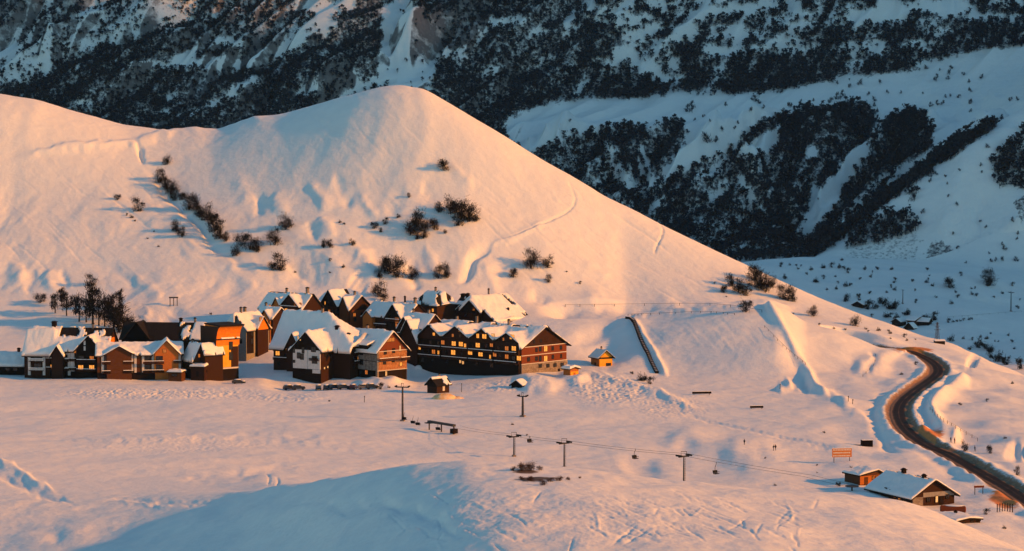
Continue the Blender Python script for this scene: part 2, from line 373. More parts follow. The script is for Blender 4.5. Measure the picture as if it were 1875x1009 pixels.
# near hill and plain
Z += forem * (.55 * fbm(XG / 26, YG / 38, 31, 3) + .16 * perlin(XG / 5, YG / 9, 35) + .05 * perlin(XG / 1.6, YG / 2.6, 36))
Z += plainm * (.8 * perlin(XG / 42, YG / 34, 41) + .28 * perlin(XG / 15, YG / 12, 42) + .07 * perlin(XG / 4, YG / 5, 43))
Z += plainm * sstep(1420, 1560, UG) * 1.1 * perlin(XG / 16, YG / 22, 44)
Z += valm * (4.0 * perlin(XG / 90, YG / 70, 51) + 1.2 * perlin(XG / 28, YG / 24, 52))
# far mountains: spurs and gullies falling towards the valley, slanting up to the right
xw = XG + 30 * perlin(XG / 160, YG / 160, 61)
sl = (YG - 2000)
g1 = 1 - 2 * np.abs(perlin((xw - .55 * sl) / 120, sl / 420 + 3, 62))
g2 = 1 - 2 * np.abs(perlin((xw - .75 * sl) / 52, sl / 210 + 3, 63))
g3 = perlin((xw - .6 * sl) / 20, sl / 70, 64)
shelf = sstep(900, 1000, UG) * sstep(90, 170, VG) * (1 - sstep(225, 250, VG))
rt = sstep(1100, 1350, UG) * (1 - sstep(150, 200, VG))
amp = farm * (1 - .75 * shelf) * (1 - .45 * rt) * (1 - .78 * (sstep(1480, 1560, UG) * (1 - sstep(1935, 1990, YG))))
g4 = 1 - 2 * np.abs(perlin((xw - .35 * sl) / 30, sl / 120 + 7, 65))
Z += amp * (22 * g1 + 14 * g2 + 8 * g4 + 2.6 * g3 - 10)

def pdist(poly, U, V, along=False):
    d = np.full(U.shape, 1e9); s = np.zeros(U.shape); acc = 0
    for (a, b), (c, e) in zip(poly[:-1], poly[1:]):
        L2 = (c - a) ** 2 + (e - b) ** 2; L = math.sqrt(L2)
        q = np.clip(((U - a) * (c - a) + (V - b) * (e - b)) / L2, 0, 1)
        dd = np.hypot(U - a - q * (c - a), V - b - q * (e - b))
        m = dd < d; d = np.where(m, dd, d); s = np.where(m, acc + q * L, s); acc += L
    return (d, s / acc) if along else d

def smooth_poly(P, n=6):
    if len(P) < 3: return P
    Q = [(2 * P[0][0] - P[1][0], 2 * P[0][1] - P[1][1])] + list(P) + [(2 * P[-1][0] - P[-2][0], 2 * P[-1][1] - P[-2][1])]; out = []
    for i in range(1, len(Q) - 2):
        for k in range(n):
            q = k / n
            out.append(tuple(.5 * (2 * Q[i][j] + (Q[i + 1][j] - Q[i - 1][j]) * q + (2 * Q[i - 1][j] - 5 * Q[i][j] + 4 * Q[i + 1][j] - Q[i + 2][j]) * q * q + (3 * Q[i][j] - Q[i - 1][j] - 3 * Q[i + 1][j] + Q[i + 2][j]) * q ** 3) for j in (0, 1)))
    return out + [P[-1]]

fcount = [0]
def feature(poly, w, amp, zone, soft=True):
    fcount[0] += 1
    poly = smooth_poly(poly)
    us = [p[0] for p in poly]; vs = [p[1] for p in poly]; g = 4 * w + 6
    y0, y1 = zone
    m = (UG > min(us) - g) & (UG < max(us) + g) & (VG > min(vs) - g) & (VG < max(vs) + g) & (YG > y0) & (YG < y1)
    if not m.any(): return
    U, Vv = UG[m], VG[m]; k = w * .7 if soft else .3 * w; fs = max(10., 3 * w); c = fcount[0] * 7.3
    U = U + k * perlin(U / fs + c, Vv / fs, 301); Vv = Vv + k * perlin(U / fs, Vv / fs + c, 302)
    d, s = pdist(poly, U, Vv, True)
    tp = (np.clip(np.minimum(s, 1 - s) / .28, 0, 1) if soft else np.clip(np.minimum(s, 1 - s) / .1, 0, 1)); tp = tp * tp * (3 - 2 * tp)
    Z[m] += amp * np.exp(-(d / (w * (.55 + .45 * tp))) ** 2) * tp * (1 + .35 * perlin(s * 5 + c, d * 0, 303))
HILL, FORE, PLN, FAR = (845, 1180), (100, 345), (420, 900), (1800, 2590)
def bump(u, v, ru, rv, amp, zone):
    m = (np.abs(UG - u) < 3 * ru) & (np.abs(VG - v) < 3 * rv) & (YG > zone[0]) & (YG < zone[1])
    Z[m] += amp * np.exp(-((UG[m] - u) / ru) ** 2 - ((VG[m] - v) / rv) ** 2)
def rough(u, v, ru, rv, amp, lam, zone, seed):
    m = (np.abs(UG - u) < 2 * ru) & (np.abs(VG - v) < 2 * rv) & (YG > zone[0]) & (YG < zone[1])
    w = np.exp(-(((UG[m] - u) / ru) ** 2 + ((VG[m] - v) / rv) ** 2) ** 2)
    Z[m] += amp * w * (np.abs(fbm(XG[m] / lam, YG[m] / (lam * 1.6), seed, 3)) * 1.6 - .2)

# hill: trench, boot track, gullies, humps
feature([(245, 258), (256, 270), (261, 300)], 4, -2.2, HILL)
feature([(262, 305), (285, 328), (330, 375), (400, 450), (440, 490)], 9, -2.2, HILL)
feature([(20, 285), (140, 268), (240, 262), (300, 246), (385, 237)], 7, 1.6, HILL)
feature([(1035, 318), (1046, 345), (1053, 372), (1030, 395), (960, 425), (900, 445)], 1.5, -.75, HILL)
feature([(900, 445), (870, 470), (845, 520)], 9, -2.6, HILL)
feature([(1010, 408), (940, 436), (890, 452)], 6, .8, HILL)
feature([(1205, 405), (1214, 425), (1203, 450), (1197, 472)], 1.5, -.8, HILL)
feature([(1115, 385), (1160, 415), (1205, 445), (1240, 475)], 2.0, -.5, HILL)
for a, b, c, d, w, am in [(480, 350, 468, 395, 8, -3.2), (500, 345, 520, 400, 9, 2.6), (570, 330, 600, 390, 10, 3.2), (610, 320, 640, 380, 12, -2.6), (655, 350, 690, 400, 9, 2.2), (745, 470, 760, 540, 9, -3.4),
                          (780, 440, 800, 520, 8, 2.4), (700, 395, 745, 330, 14, -2.6), (650, 460, 690, 520, 12, 3.0), (640, 510, 665, 545, 14, -3), (560, 400, 580, 445, 8, -2.6), (590, 395, 605, 440, 9, 2.4),
                          (20, 480, 45, 540, 9, 2.8), (60, 490, 40, 540, 8, -2.4), (85, 490, 98, 540, 10, 3.0), (110, 490, 118, 530, 7, -2.4), (165, 475, 260, 525, 9, -1.6), (240, 500, 300, 560, 9, 2.0),
                          (330, 560, 300, 600, 16, -2.6), (270, 560, 260, 590, 8, 2), (400, 470, 470, 540, 10, 2.2), (520, 480, 600, 530, 8, -1.8), (820, 300, 870, 345, 8, 2.2), (770, 340, 800, 370, 14, -2),
                          (890, 470, 905, 555, 9, 2.4), (930, 520, 980, 545, 9, 1.5), (960, 540, 1010, 550, 7, -1.6), (1060, 480, 1120, 520, 8, 1.2), (360, 440, 330, 470, 12, 1.4), (420, 320, 470, 370, 14, 1.5)]:
    feature([(a, b), ((a + c) / 2 + 3, (b + d) / 2), (c, d)], w * 1.2, am * .36, HILL)
rk = random.Random(11)
for k in range(70):
    u, v = (rk.uniform(860, 1060), rk.uniform(300, 470)) if k < 26 else (rk.uniform(0, 210), rk.uniform(270, 450)) if k < 50 else (rk.uniform(560, 820), rk.uniform(190, 320)) if k < 58 else (rk.uniform(1050, 1320), rk.uniform(430, 540))
    L = rk.uniform(30, 95); sl_ = rk.uniform(.75, 1.15); cv_ = rk.uniform(-8, 8)
    if k >= 58: sl_ = rk.uniform(.35, .6)
    feature([(u, v), (u + L * .5 + cv_, v + L * .5 * sl_), (u + L, v + L * sl_)], rk.uniform(1.2, 1.9), rk.choice((-.2, -.14, .1)), HILL)
# right-hand side: sledging slope edges, terraces, banks of the road
feature([(1078, 575), (1115, 620), (1160, 685)], 40, -2.2, (780, 930))
feature([(1398, 574), (1430, 615), (1462, 660), (1490, 704), (1520, 730)], 8, 2.2, (690, 940), False)
feature([(1158, 576), (1190, 630), (1222, 690)], 5, 1.2, (780, 930), False)
feature([(1140, 574), (1250, 571), (1330, 573), (1395, 580)], 4, 1.3, (840, 960), False)
feature([(1000, 568), (1120, 566), (1300, 564), (1390, 572)], 6, -1.1, (880, 985), False)
rq = random.Random(3)
for k in range(22):
    u = 1165 + rq.uniform(0, 215); v = rq.uniform(585, 625); q = rq.uniform(25, 70); feature([(u, v), (u + q * .45, v + q * .5), (u + q * .85, v + q)], rq.uniform(1.5, 3.5), rq.uniform(-.14, .12), (780, 900))
feature([(1455, 700), (1420, 718)], 7, 1.08, (700, 850))
feature([(1490, 700), (1540, 735), (1590, 775)], 9, 0.96, (640, 850))
feature([(1460, 700), (1490, 715)], 9, -0.96, (700, 850))
feature([(1560, 690), (1600, 665), (1650, 645)], 18, 1.56, (740, 930))
feature([(1590, 640), (1600, 665), (1575, 690)], 6, -0.84, (740, 930))
feature([(1775, 688), (1725, 725), (1706, 752), (1722, 782), (1765, 806)], 11, 2.6, (560, 900), False)
feature([(1770, 660), (1790, 670)], 12, -1.56, (700, 920))
feature([(1840, 828), (1900, 830)], 14, -1.32, (480, 700))
feature([(1615, 715), (1600, 760), (1620, 810), (1660, 835)], 9, -0.84, (520, 820))
feature([(1190, 815), (1290, 806), (1400, 822), (1445, 860)], 24, 1.2, (430, 700))
feature([(1120, 850), (1250, 840), (1380, 860)], 24, -1.3, (430, 700))
feature([(1000, 690), (1100, 690), (1200, 720), (1300, 760)], 7, 1.20, (640, 820))
feature([(1210, 745), (1330, 778), (1480, 812), (1580, 840)], 3, -0.30, (480, 780))
feature([(930, 702), (985, 706), (1060, 700), (1100, 694)], 11, 2.2, (730, 815)); feature([(640, 698), (700, 703), (745, 694)], 7, 1.4, (760, 815))
for uu in (1070, 1110, 1150): bump(uu, 712, 18, 9, .8, (690, 830))
bump(1000, 715, 14, 8, 1.2, (690, 830)); bump(985, 712, 9, 7, .8, (690, 830))
rough(1120, 715, 75, 26, .5, 2.2, (660, 830), 71); rough(1230, 745, 70, 20, .28, 1.8, (600, 830), 72)
rough(290, 722, 190, 11, .5, 2.2, (700, 820), 73); rough(520, 728, 90, 7, .3, 2.0, (700, 820), 74)
rough(930, 708, 70, 9, .35, 2.4, (720, 820), 75)
def tilt(u0, u1, v0, v1, k, piv, zone):
    # a bench of snow leaning to the left
    m = (UG > u0 - 60) & (UG < u1 + 60) & (VG > v0 - 40) & (VG < v1 + 40) & (YG > zone[0]) & (YG < zone[1])
    w = sstep(u0 - 30, u0 + 30, UG[m]) * (1 - sstep(u1 - 5, u1 + 60, UG[m])) * sstep(v0 - 6, v0 + 6, VG[m]) * (1 - sstep(v1 - min(60, .45 * (v1 - v0)), v1 + 8, VG[m]))
    xp = ray(piv, 600)[0] * YG[m]; Z[m] += k * (XG[m] - xp) * w
tilt(1180, 1420, 577, 704, .12, 1225, (760, 930)); tilt(1010, 1400, 558, 577, .10, 1220, (860, 985)); tilt(740, 965, 668, 716, .11, 900, (740, 840)); tilt(395, 520, 650, 706, .12, 490, (760, 870)); tilt(500, 740, 690, 716, .06, 700, (740, 820))
# near ground: drifts, ploughed track at the left edge, ski traces
feature([(-40, 838), (10, 852), (55, 878), (108, 905)], 6, 0.83, (330, 620))
feature([(-40, 850), (5, 872), (60, 900), (150, 925)], 6, -0.50, (300, 620))
feature([(0, 945), (60, 960), (130, 990)], 16, -0.66, (150, 420))
feature([(560, 935), (640, 925), (760, 930), (860, 990)], 12, -0.44, FORE)
feature([(250, 975), (420, 950), (600, 925)], 16, 0.44, (200, 420))
feature([(160, 905), (300, 920), (420, 915)], 5, -0.30, (300, 470)); feature([(200, 915), (330, 928)], 4, 0.28, (300, 470))
feature([(50, 800), (250, 806), (450, 800), (600, 812), (720, 822)], 7, 0.50, (440, 700))
feature([(300, 880), (420, 872), (560, 850)], 9, -0.44, (430, 640))
rough(330, 815, 200, 14, .13, 2.2, (440, 700), 76)
for (a, b), (c, d), (e, g) in [((485, 860), (493, 875), (492, 893)), ((505, 872), (510, 885), (503, 894))]:
    feature([(a, b), (c, d), (e, g)], 1.6, -.25, (430, 640))
rs = random.Random(5)
def trace(u, v, L, ang, curv, w, am):
    pts = []; a = ang
    for i in range(7):
        pts.append((u, v)); u += L / 6 * math.cos(a); v += L / 6 * math.sin(a) * .55; a += curv / 6
    feature(pts, w, am * .5, FORE)
for i in range(60):
    u = rs.uniform(680, 1500); v = 880 + abs(u - 900) * .02 + rs.uniform(8, 110)
    trace(u, v, rs.uniform(25, 90), rs.choice([.5, .7, .9, 1.1, 1.9, 2.2]), rs.uniform(-.9, .9), rs.uniform(1.3, 2.6), rs.choice([-.16, -.22, .14]))
for i in range(26):
    u = rs.uniform(1080, 1420); v = rs.uniform(905, 975)
    trace(u, v, rs.uniform(50, 120), .62 + rs.uniform(-.08, .08), rs.uniform(-.1, .2), rs.uniform(1.2, 2.2), -.2)
rough(880, 940, 170, 45, .07, 1.6, FORE, 77); rough(1130, 960, 190, 50, .06, 1.4, FORE, 78); rough(520, 960, 120, 28, .07, 1.5, FORE, 79)
# far spurs traced where the photograph shows them
for poly, w, am in [([(1478, 462), (1410, 382), (1345, 298)], 16, 22), ([(1476, 458), (1440, 430), (1400, 330), (1380, 285)], 14, -12), ([(1190, 372), (1300, 300), (1400, 236), (1480, 200)], 12, 16),
                    ([(1215, 395), (1320, 330), (1400, 276)], 9, -14), ([(1230, 420), (1330, 345), (1420, 290)], 12, 14), ([(1484, 452), (1530, 380), (1590, 300), (1640, 215)], 14, 18), ([(1470, 440), (1500, 350), (1520, 290)], 10, -12),
                    ([(1105, 245), (1125, 275), (1165, 330)], 12, 14), ([(1180, 400), (1175, 330), (1180, 260)], 10, -12), ([(1020, 285), (1090, 320), (1180, 400)], 14, 10),
                    ([(755, 0), (765, 40), (752, 100), (750, 150)], 16, 24), ([(700, 60), (712, 150)], 14, -14), ([(830, 60), (800, 110), (790, 150)], 14, -12), ([(620, 130), (570, 200)], 26, 16),
                    ([(60, 160), (230, 95), (420, 40), (560, -10)], 16, -14), ([(90, 190), (260, 130), (380, 90)], 18, 14), ([(230, 220), (420, 170), (560, 120), (690, 60)], 16, -12), ([(330, 225), (470, 195), (620, 130)], 14, 12),
                    ([(100, 90), (85, 150)], 14, 14), ([(150, 20), (125, 80)], 14, 14), ([(780, 220), (900, 175), (1050, 90), (1180, 20)], 16, -14), ([(850, 245), (960, 190), (1060, 130)], 14, 12),
                    ([(1840, 250), (1760, 330), (1720, 480)], 24, 8), ([(1800, 330), (1790, 480)], 16, -6), ([(1875, 330), (1850, 500)], 22, 8)]:
    feature(poly, w, am, FAR)

# ------------------------------------------------------------------ height look-up
def height(x, y):
    x = np.asarray(x, float); y = np.asarray(y, float)
    j = np.clip(np.interp(y, YY, np.arange(NY)), 0, NY - 1.001); i = np.clip(np.interp(x / y, TT, np.arange(NT)), 0, NT - 1.001)
    j0 = j.astype(int); i0 = i.astype(int); fj = j - j0; fi = i - i0
    return (Z[j0, i0] * (1 - fj) + Z[j0 + 1, i0] * fj) * (1 - fi) + (Z[j0, i0 + 1] * (1 - fj) + Z[j0 + 1, i0 + 1] * fj) * fi
YS = np.concatenate([np.arange(105, 1250, .35), np.arange(1250, 3500, 1.5)])
def hit(u, v, ymin=105):
    t, s = ray(u, v)
    ys = YS[YS >= ymin]
    dz = CAMH + s * ys - height(t * ys, ys)
    k = np.argmax(dz <= 0)
    if dz[k] > 0: k = len(ys) - 1
    if k > 0:
        q = dz[k - 1] / max(dz[k - 1] - dz[k], 1e-9); y = ys[k - 1] + q * (ys[k] - ys[k - 1])
    else: y = ys[0]
    return Vector((t * y, y, float(height(t * y, y))))

# ------------------------------------------------------------------ the road, graded into the slope
road_px = [(1655, 640), (1675, 646), (1697, 657), (1714, 669), (1718, 681), (1703, 697), (1674, 715), (1651, 737), (1645, 757), (1655, 781), (1680, 804), (1709, 820), (1736, 833), (1793, 863), (1850, 898), (1875, 913), (1925, 943), (1980, 975)]
rp = [hit(u, v, 430) for u, v in road_px]
e0 = rp[0] + (rp[0] - rp[1]).normalized() * 25 + Vector((-6, 6, 0)); e0.z = rp[0].z - .5
rp = [e0] + rp
def catmull(P, n):
    out = []
    P = [P[0] * 2 - P[1]] + P + [P[-1] * 2 - P[-2]]
    for i in range(1, len(P) - 2):
        for k in range(n):
            q = k / n
            out.append(.5 * ((2 * P[i]) + (P[i + 1] - P[i - 1]) * q + (2 * P[i - 1] - 5 * P[i] + 4 * P[i + 1] - P[i + 2]) * q * q + (3 * P[i] - P[i - 1] - 3 * P[i + 1] + P[i + 2]) * q ** 3))
    out.append(P[-2]); return out
RC = catmull(rp, 16)
RCx = np.array([[p.x, p.y, p.z] for p in RC])
for c in range(3): RCx[:, c] = gsm(RCx[:, c], 4 if c < 2 else 10)
RW = 2.8
m = (YG > 400) & (YG < 990) & (XG > 40)
P0 = np.stack([XG[m], YG[m]], 1)
best = np.full(len(P0), 1e9); bz = np.zeros(len(P0)); side = np.zeros(len(P0))
for a, b in zip(RCx[:-1], RCx[1:]):
    ab = b[:2] - a[:2]; L2 = ab @ ab
    q = np.clip(((P0 - a[:2]) @ ab) / L2, 0, 1)
    dv = P0 - a[:2] - q[:, None] * ab
    d = np.hypot(dv[:, 0], dv[:, 1]); mm = d < best
    best = np.where(mm, d, best); bz = np.where(mm, a[2] + q * (b[2] - a[2]), bz)
wgt = 1 - sstep(RW + 1.2, RW + 9.0, best)
zz = Z[m]
zz = zz * (1 - wgt) + (bz - .12 + 1.5 * sstep(RW + .3, RW + 2.4, best) * (1 - sstep(RW + 2.6, RW + 7, best)) * (.75 + .5 * perlin(XG[m] / 7, YG[m] / 7, 222))) * wgt
Z[m] = zz
DIRT = np.zeros_like(Z); DIRT[m] = (1 - sstep(RW + .6, RW + 3.6, best)) * .62
SCRUB = np.zeros_like(Z); ROAD_GLOW = np.zeros_like(Z)
for u, v, ru, rv in [(1694, 800, 30, 10), (1672, 640, 32, 6), (1848, 916, 34, 15), (1700, 812, 14, 8)]:  # orange glow beside the road, painted into the verge colour
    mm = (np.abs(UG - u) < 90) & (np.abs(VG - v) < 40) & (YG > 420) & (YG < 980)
    ROAD_GLOW[mm] = np.maximum(ROAD_GLOW[mm], 1.3 * np.exp(-((UG[mm] - u) / ru) ** 2 - ((VG[mm] - v) / rv) ** 2))

# ------------------------------------------------------------------ far woods: how dense the trees stand
GW, GH, CELL = 500, 140, 4          # cells from u = -60, v = -60
dens = np.zeros((GH, GW)); rockd = np.zeros((GH, GW))
cu = -60 + (np.arange(GW) + .5) * CELL; cv = -60 + (np.arange(GH) + .5) * CELL
CU, CV = np.meshgrid(cu, cv)
def inpoly(poly):
    c = np.zeros(CU.shape, bool); n = len(poly)
    for i in range(n):
        (x1, y1), (x2, y2) = poly[i], poly[(i + 1) % n]
        if y1 == y2: continue
        c ^= ((y1 > CV) != (y2 > CV)) & (CU < (x2 - x1) * (CV - y1) / (y2 - y1) + x1)
    return c
def area(d, poly, arr=None): (dens if arr is None else arr)[inpoly(poly)] = d
def line(d, poly, w, arr=None): (dens if arr is None else arr)[pdist(poly, CU, CV) < w] = d
area(.96, [(-60, -60), (1110, -60), (1050, 30), (1020, 90), (1000, 190), (945, 205), (920, 240), (960, 280), (700, 330), (-60, 330)])     # the wooded left half
area(.55, [(-60, -60), (420, -60), (380, 30), (330, 65), (220, 95), (120, 130), (60, 150), (-60, 160)])
area(.7, [(380, -60), (640, -60), (600, 60), (440, 95), (330, 75)])
area(.1, [(0, 62), (30, 70), (40, 105), (25, 130), (0, 125)]); area(.25, [(55, 95), (80, 85), (100, 110), (75, 150), (62, 130)])
line(.08, [(178, -10), (160, 35), (132, 72)], 9)
line(.05, [(80, 88), (96, 112), (74, 146)], 5)
line(.05, [(225, 113), (260, 120), (300, 122)], 7); area(.05, [(310, 105), (345, 92), (375, 85), (365, 100), (335, 112)])
line(.05, [(320, 118), (360, 118), (400, 115), (445, 122), (480, 103), (520, 92), (550, 68), (562, 50), (590, 45)], 11); line(.08, [(400, 78), (432, 82)], 8)
line(.06, [(330, 216), (365, 205), (400, 188), (440, 160), (465, 145)], 7); line(.1, [(150, 193), (172, 186), (195, 183)], 7)
line(.15, [(135, 125), (160, 100), (178, 92)], 6); line(.2, [(240, 75), (250, 72), (300, 25)], 4); line(.15, [(262, 215), (292, 228), (305, 205)], 5); line(.25, [(316, 190), (320, 160)], 5)
line(.05, [(550, 12), (590, 12), (620, 18), (640, 5)], 12); area(.05, [(575, 20), (625, 10), (615, 45), (600, 65), (575, 60), (585, 40)])
area(.28, [(540, 145), (570, 130), (600, 138), (625, 150), (640, 170), (560, 200), (535, 195)])
line(.4, [(640, 130), (660, 175)], 12)
area(.05, [(700, 8), (755, -10), (768, 25), (795, 55), (828, 62), (830, 90), (815, 105), (800, 125), (785, 170), (695, 170), (690, 120), (700, 60)])
area(.25, [(800, 50), (835, 60), (840, 85), (815, 105), (800, 85)]); line(.1, [(690, 150), (640, 170), (630, 175)], 8)
area(.45, [(775, -60), (900, -60), (905, 40), (930, 30), (890, 60), (870, 85), (845, 120), (825, 95), (790, 40)]); area(.8, [(825, -10), (875, -10), (905, 25), (895, 40), (860, 30), (830, 20)])
line(.06, [(905, 42), (925, 45), (950, 38)], 9); line(.1, [(890, 130), (915, 132), (930, 128)], 7)
area(.06, [(1030, 55), (1035, 30), (1080, 5), (1130, -10), (1110, 25), (1075, 40), (1050, 55)]); line(.15, [(975, 65), (990, 55)], 6); line(.2, [(990, 110), (1010, 100)], 5)
# mosaic of copses at the upper right
mos = inpoly([(1110, -60), (1950, -60), (1950, 80), (1800, 96), (1740, 105), (1680, 130), (1530, 150), (1450, 163), (1380, 172), (1310, 172), (1250, 168), (1170, 184), (1060, 182), (1000, 198), (1000, 110), (1040, 60)])
nz = fbm((CU - .9 * (CV)) / 46 + .3, (CV + .35 * CU) / 15, 91, 3)
dens[mos] = (sstep(-.12, .06, nz) * .9)[mos]
area(.95, [(1070, 160), (1090, 140), (1150, 135), (1200, 145), (1230, 165), (1190, 178), (1110, 180), (1075, 176)])
area(.92, [(1005, 110), (1060, 70), (1130, 40), (1125, 75), (1110, 100), (1080, 130), (1050, 160), (1010, 185)])
area(.95, [(1312, 165), (1325, 130), (1345, 105), (1430, 83), (1440, 92), (1470, 88), (1530, 95), (1555, 105), (1548, 140), (1450, 165), (1360, 174)])
area(.9, [(1560, 130), (1600, 110), (1650, 90), (1680, 95), (1682, 112), (1650, 135), (1575, 140)]); area(.92, [(1250, 85), (1295, 95), (1315, 120), (1302, 152), (1250, 157)])
area(.9, [(1470, 78), (1500, 55), (1560, 48), (1590, 62), (1575, 78), (1530, 85)]); area(.9, [(1585, 75), (1625, 50), (1655, 38), (1698, 45), (1700, 75), (1650, 80)])
area(.85, [(1700, 85), (1740, 55), (1790, 40), (1870, 42), (1880, 82), (1800, 90), (1745, 106)]); area(.7, [(1490, 25), (1560, 0), (1600, -20), (1590, 12), (1540, 25)])
area(.03, [(1120, 92), (1150, 85), (1172, 100), (1165, 118), (1130, 125), (1115, 115)]); area(.03, [(1300, 90), (1370, 85), (1350, 100), (1325, 115), (1298, 108)])
line(.03, [(1250, 28), (1330, 22), (1420, 12)], 8); line(.03, [(1560, 32), (1640, 20), (1760, 8)], 10); line(.05, [(1430, 95), (1465, 92), (1480, 98)], 5)
# woods in the gullies below the shelf
area(.93, [(985, 268), (1040, 250), (1100, 238), (1150, 229), (1200, 236), (1243, 214), (1256, 235), (1250, 262), (1225, 300), (1190, 345), (1210, 380), (1140, 420), (1000, 340), (960, 290)])
area(.75, [(1060, 300), (1130, 280), (1200, 340), (1250, 330), (1330, 320), (1400, 400), (1480, 470), (1300, 480), (1130, 420)])
area(.04, [(1103, 256), (1110, 258), (1136, 282), (1120, 284)]); line(.12, [(1170, 265), (1180, 300), (1192, 335)], 7); line(.1, [(1130, 310), (1150, 340), (1180, 350)], 6); line(.12, [(1195, 385), (1215, 365)], 7)
line(.97, [(1190, 372), (1240, 325), (1300, 298), (1400, 236), (1440, 215)], 9); line(.95, [(1215, 395), (1320, 330), (1400, 276)], 9); line(.95, [(1240, 430), (1320, 375), (1345, 300)], 14)
line(.04, [(1300, 288), (1340, 262)], 8); area(.04, [(1365, 285), (1395, 245), (1430, 240), (1425, 270), (1400, 285)]); line(.3, [(1285, 410), (1305, 370), (1330, 340)], 8)
line(.97, [(1345, 295), (1372, 318), (1410, 380), (1450, 425), (1476, 458)], 15)
area(.85, [(1380, 288), (1425, 272), (1480, 285), (1492, 330), (1478, 400), (1468, 435), (1440, 400), (1405, 365)]); area(.96, [(1422, 270), (1430, 235), (1452, 206), (1480, 195), (1520, 201), (1562, 186), (1592, 200), (1602, 228), (1592, 258), (1565, 272), (1540, 300), (1515, 340), (1495, 345), (1484, 300)])
area(.04, [(1470, 272), (1490, 266), (1496, 278), (1482, 292)]); area(.05, [(1532, 300), (1550, 288), (1562, 300), (1548, 330), (1530, 325)]); area(.06, [(1568, 270), (1590, 262), (1580, 285), (1565, 282)]); line(.06, [(1472, 440), (1485, 390), (1495, 370)], 10)
line(.04, [(1615, 205), (1598, 245)], 5); area(.97, [(1605, 250), (1630, 215), (1660, 202), (1690, 210), (1706, 235), (1712, 255), (1695, 285), (1650, 305), (1615, 325), (1570, 365), (1500, 448), (1482, 446), (1530, 372), (1575, 300)])
area(.55, [(1560, 385), (1620, 325), (1660, 305), (1640, 345), (1580, 405), (1520, 450)])
line(.98, [(1482, 468), (1560, 414), (1640, 352), (1700, 308), (1760, 266), (1812, 232)], 9); area(.9, [(1655, 355), (1690, 330), (1690, 345), (1665, 372)])
area(.65, [(1560, 430), (1600, 400), (1640, 384), (1676, 405), (1688, 440), (1680, 480), (1540, 480)]); area(.95, [(1688, 475), (1700, 450), (1722, 438), (1746, 450), (1750, 490), (1690, 490)])
area(.85, [(1812, 320), (1830, 280), (1855, 255), (1885, 235), (1885, 350), (1850, 345), (1835, 345)]); area(.9, [(1855, 365), (1885, 352), (1885, 410), (1862, 400)])
area(.6, [(1300, 455), (1470, 462), (1480, 480), (1290, 482)])
line(.98, [(100, 130), (200, 90), (330, 62), (430, 40)], 8); line(.98, [(110, 175), (230, 110), (330, 85)], 9); line(.98, [(330, 230), (470, 185), (560, 150), (650, 95)], 10); line(.98, [(500, 225), (600, 170), (690, 60)], 12); line(.98, [(860, 240), (960, 190), (1050, 130), (1130, 75)], 12); line(.98, [(800, 190), (900, 150), (1000, 95), (1080, 50)], 9); line(.98, [(0, 165), (90, 160), (200, 190), (330, 235)], 8)
area(.75, [(-60, -60), (60, -60), (45, 50), (-60, 60)], rockd); area(.7, [(95, 0), (150, -20), (140, 60), (95, 95)], rockd); area(.8, [(790, -40), (905, -40), (900, 40), (830, 100), (790, 60)], rockd); area(.5, [(360, -40), (560, -40), (500, 60), (360, 70)], rockd)

for _ in range(1):
    dens = (dens * 2 + np.roll(dens, 1, 0) + np.roll(dens, -1, 0) + np.roll(dens, 1, 1) + np.roll(dens, -1, 1)) / 6

def sample(arr, u, v):
    i = np.clip(((u + 60) / CELL).astype(int), 0, GW - 1); j = np.clip(((v + 60) / CELL).astype(int), 0, GH - 1)
    return arr[j, i]
def density(x, y, z):
    u, v = project(x, y, z)
    wu = 7 * perlin(x / 9, y / 16, 95) + 4 * perlin(x / 3.5, y / 6, 96); wv = 5 * perlin(x / 9 + 40, y / 16, 97) + 3 * perlin(x / 3.5, y / 6 + 9, 98)
    d = sample(dens, u + wu, v + wv)
    out = (u < -55) | (u > 1930)
    return np.where(out, sstep(-.2, .2, fbm(x / 60, y / 90, 99, 2)) * .8, d), u + wu, v + wv
# ------------------------------------------------------------------ terrain meshes
def grid_obj(name, j0, j1, mat, attrs):
    V = np.stack([XG[j0:j1], YG[j0:j1], Z[j0:j1]], -1).reshape(-1, 3)
    n = j1 - j0; idx = np.arange(n * NT).reshape(n, NT)
    Q = np.stack([idx[:-1, :-1], idx[:-1, 1:], idx[1:, 1:], idx[1:, :-1]], -1).reshape(-1, 4)
    o = big_mesh(name, V, Q, mat)
    for nm, arr in attrs.items():
        a = o.data.attributes.new(nm, 'FLOAT', 'POINT'); a.data.foreach_set('value', np.ascontiguousarray(arr[j0:j1], dtype=np.float32).ravel())
    return tag(o, kind='structure')
JS = int(np.searchsorted(YY, 1800))
# bare scrub showing through the snow on the near hill's brow
for u, v, ru, rv in [(985, 880, 48, 5), (962, 862, 26, 4)]:
    mm = (np.abs(UG - u) < 90) & (np.abs(VG - v) < 20) & (YG < 345)
    SCRUB[mm] = np.maximum(SCRUB[mm], .8 * np.exp(-((UG[mm] - u) / ru) ** 2 - ((VG[mm] - v) / rv) ** 2))
FD, RD = np.zeros_like(Z), np.zeros_like(Z)
dd, uu_, vv_ = density(XG[JS:], YG[JS:], Z[JS:])
FD[JS:] = dd * .46; gx_s = np.abs(np.gradient(Z[JS:], axis=1) / np.maximum(np.gradient(XG[JS:], axis=1), .1)); RD[JS:] = np.maximum(sample(rockd, uu_, vv_) * .62, sstep(.65, 1.25, gx_s) * .5 * (1 - sstep(900, 1120, UG[JS:])))
grid_obj('ground', 0, JS + 1, M['snow'], {'dirt': DIRT, 'scrub': SCRUB, 'road_glow': ROAD_GLOW})
grid_obj('mountains', JS, NY, M['snow_far'], {'forest': FD, 'rock': RD})

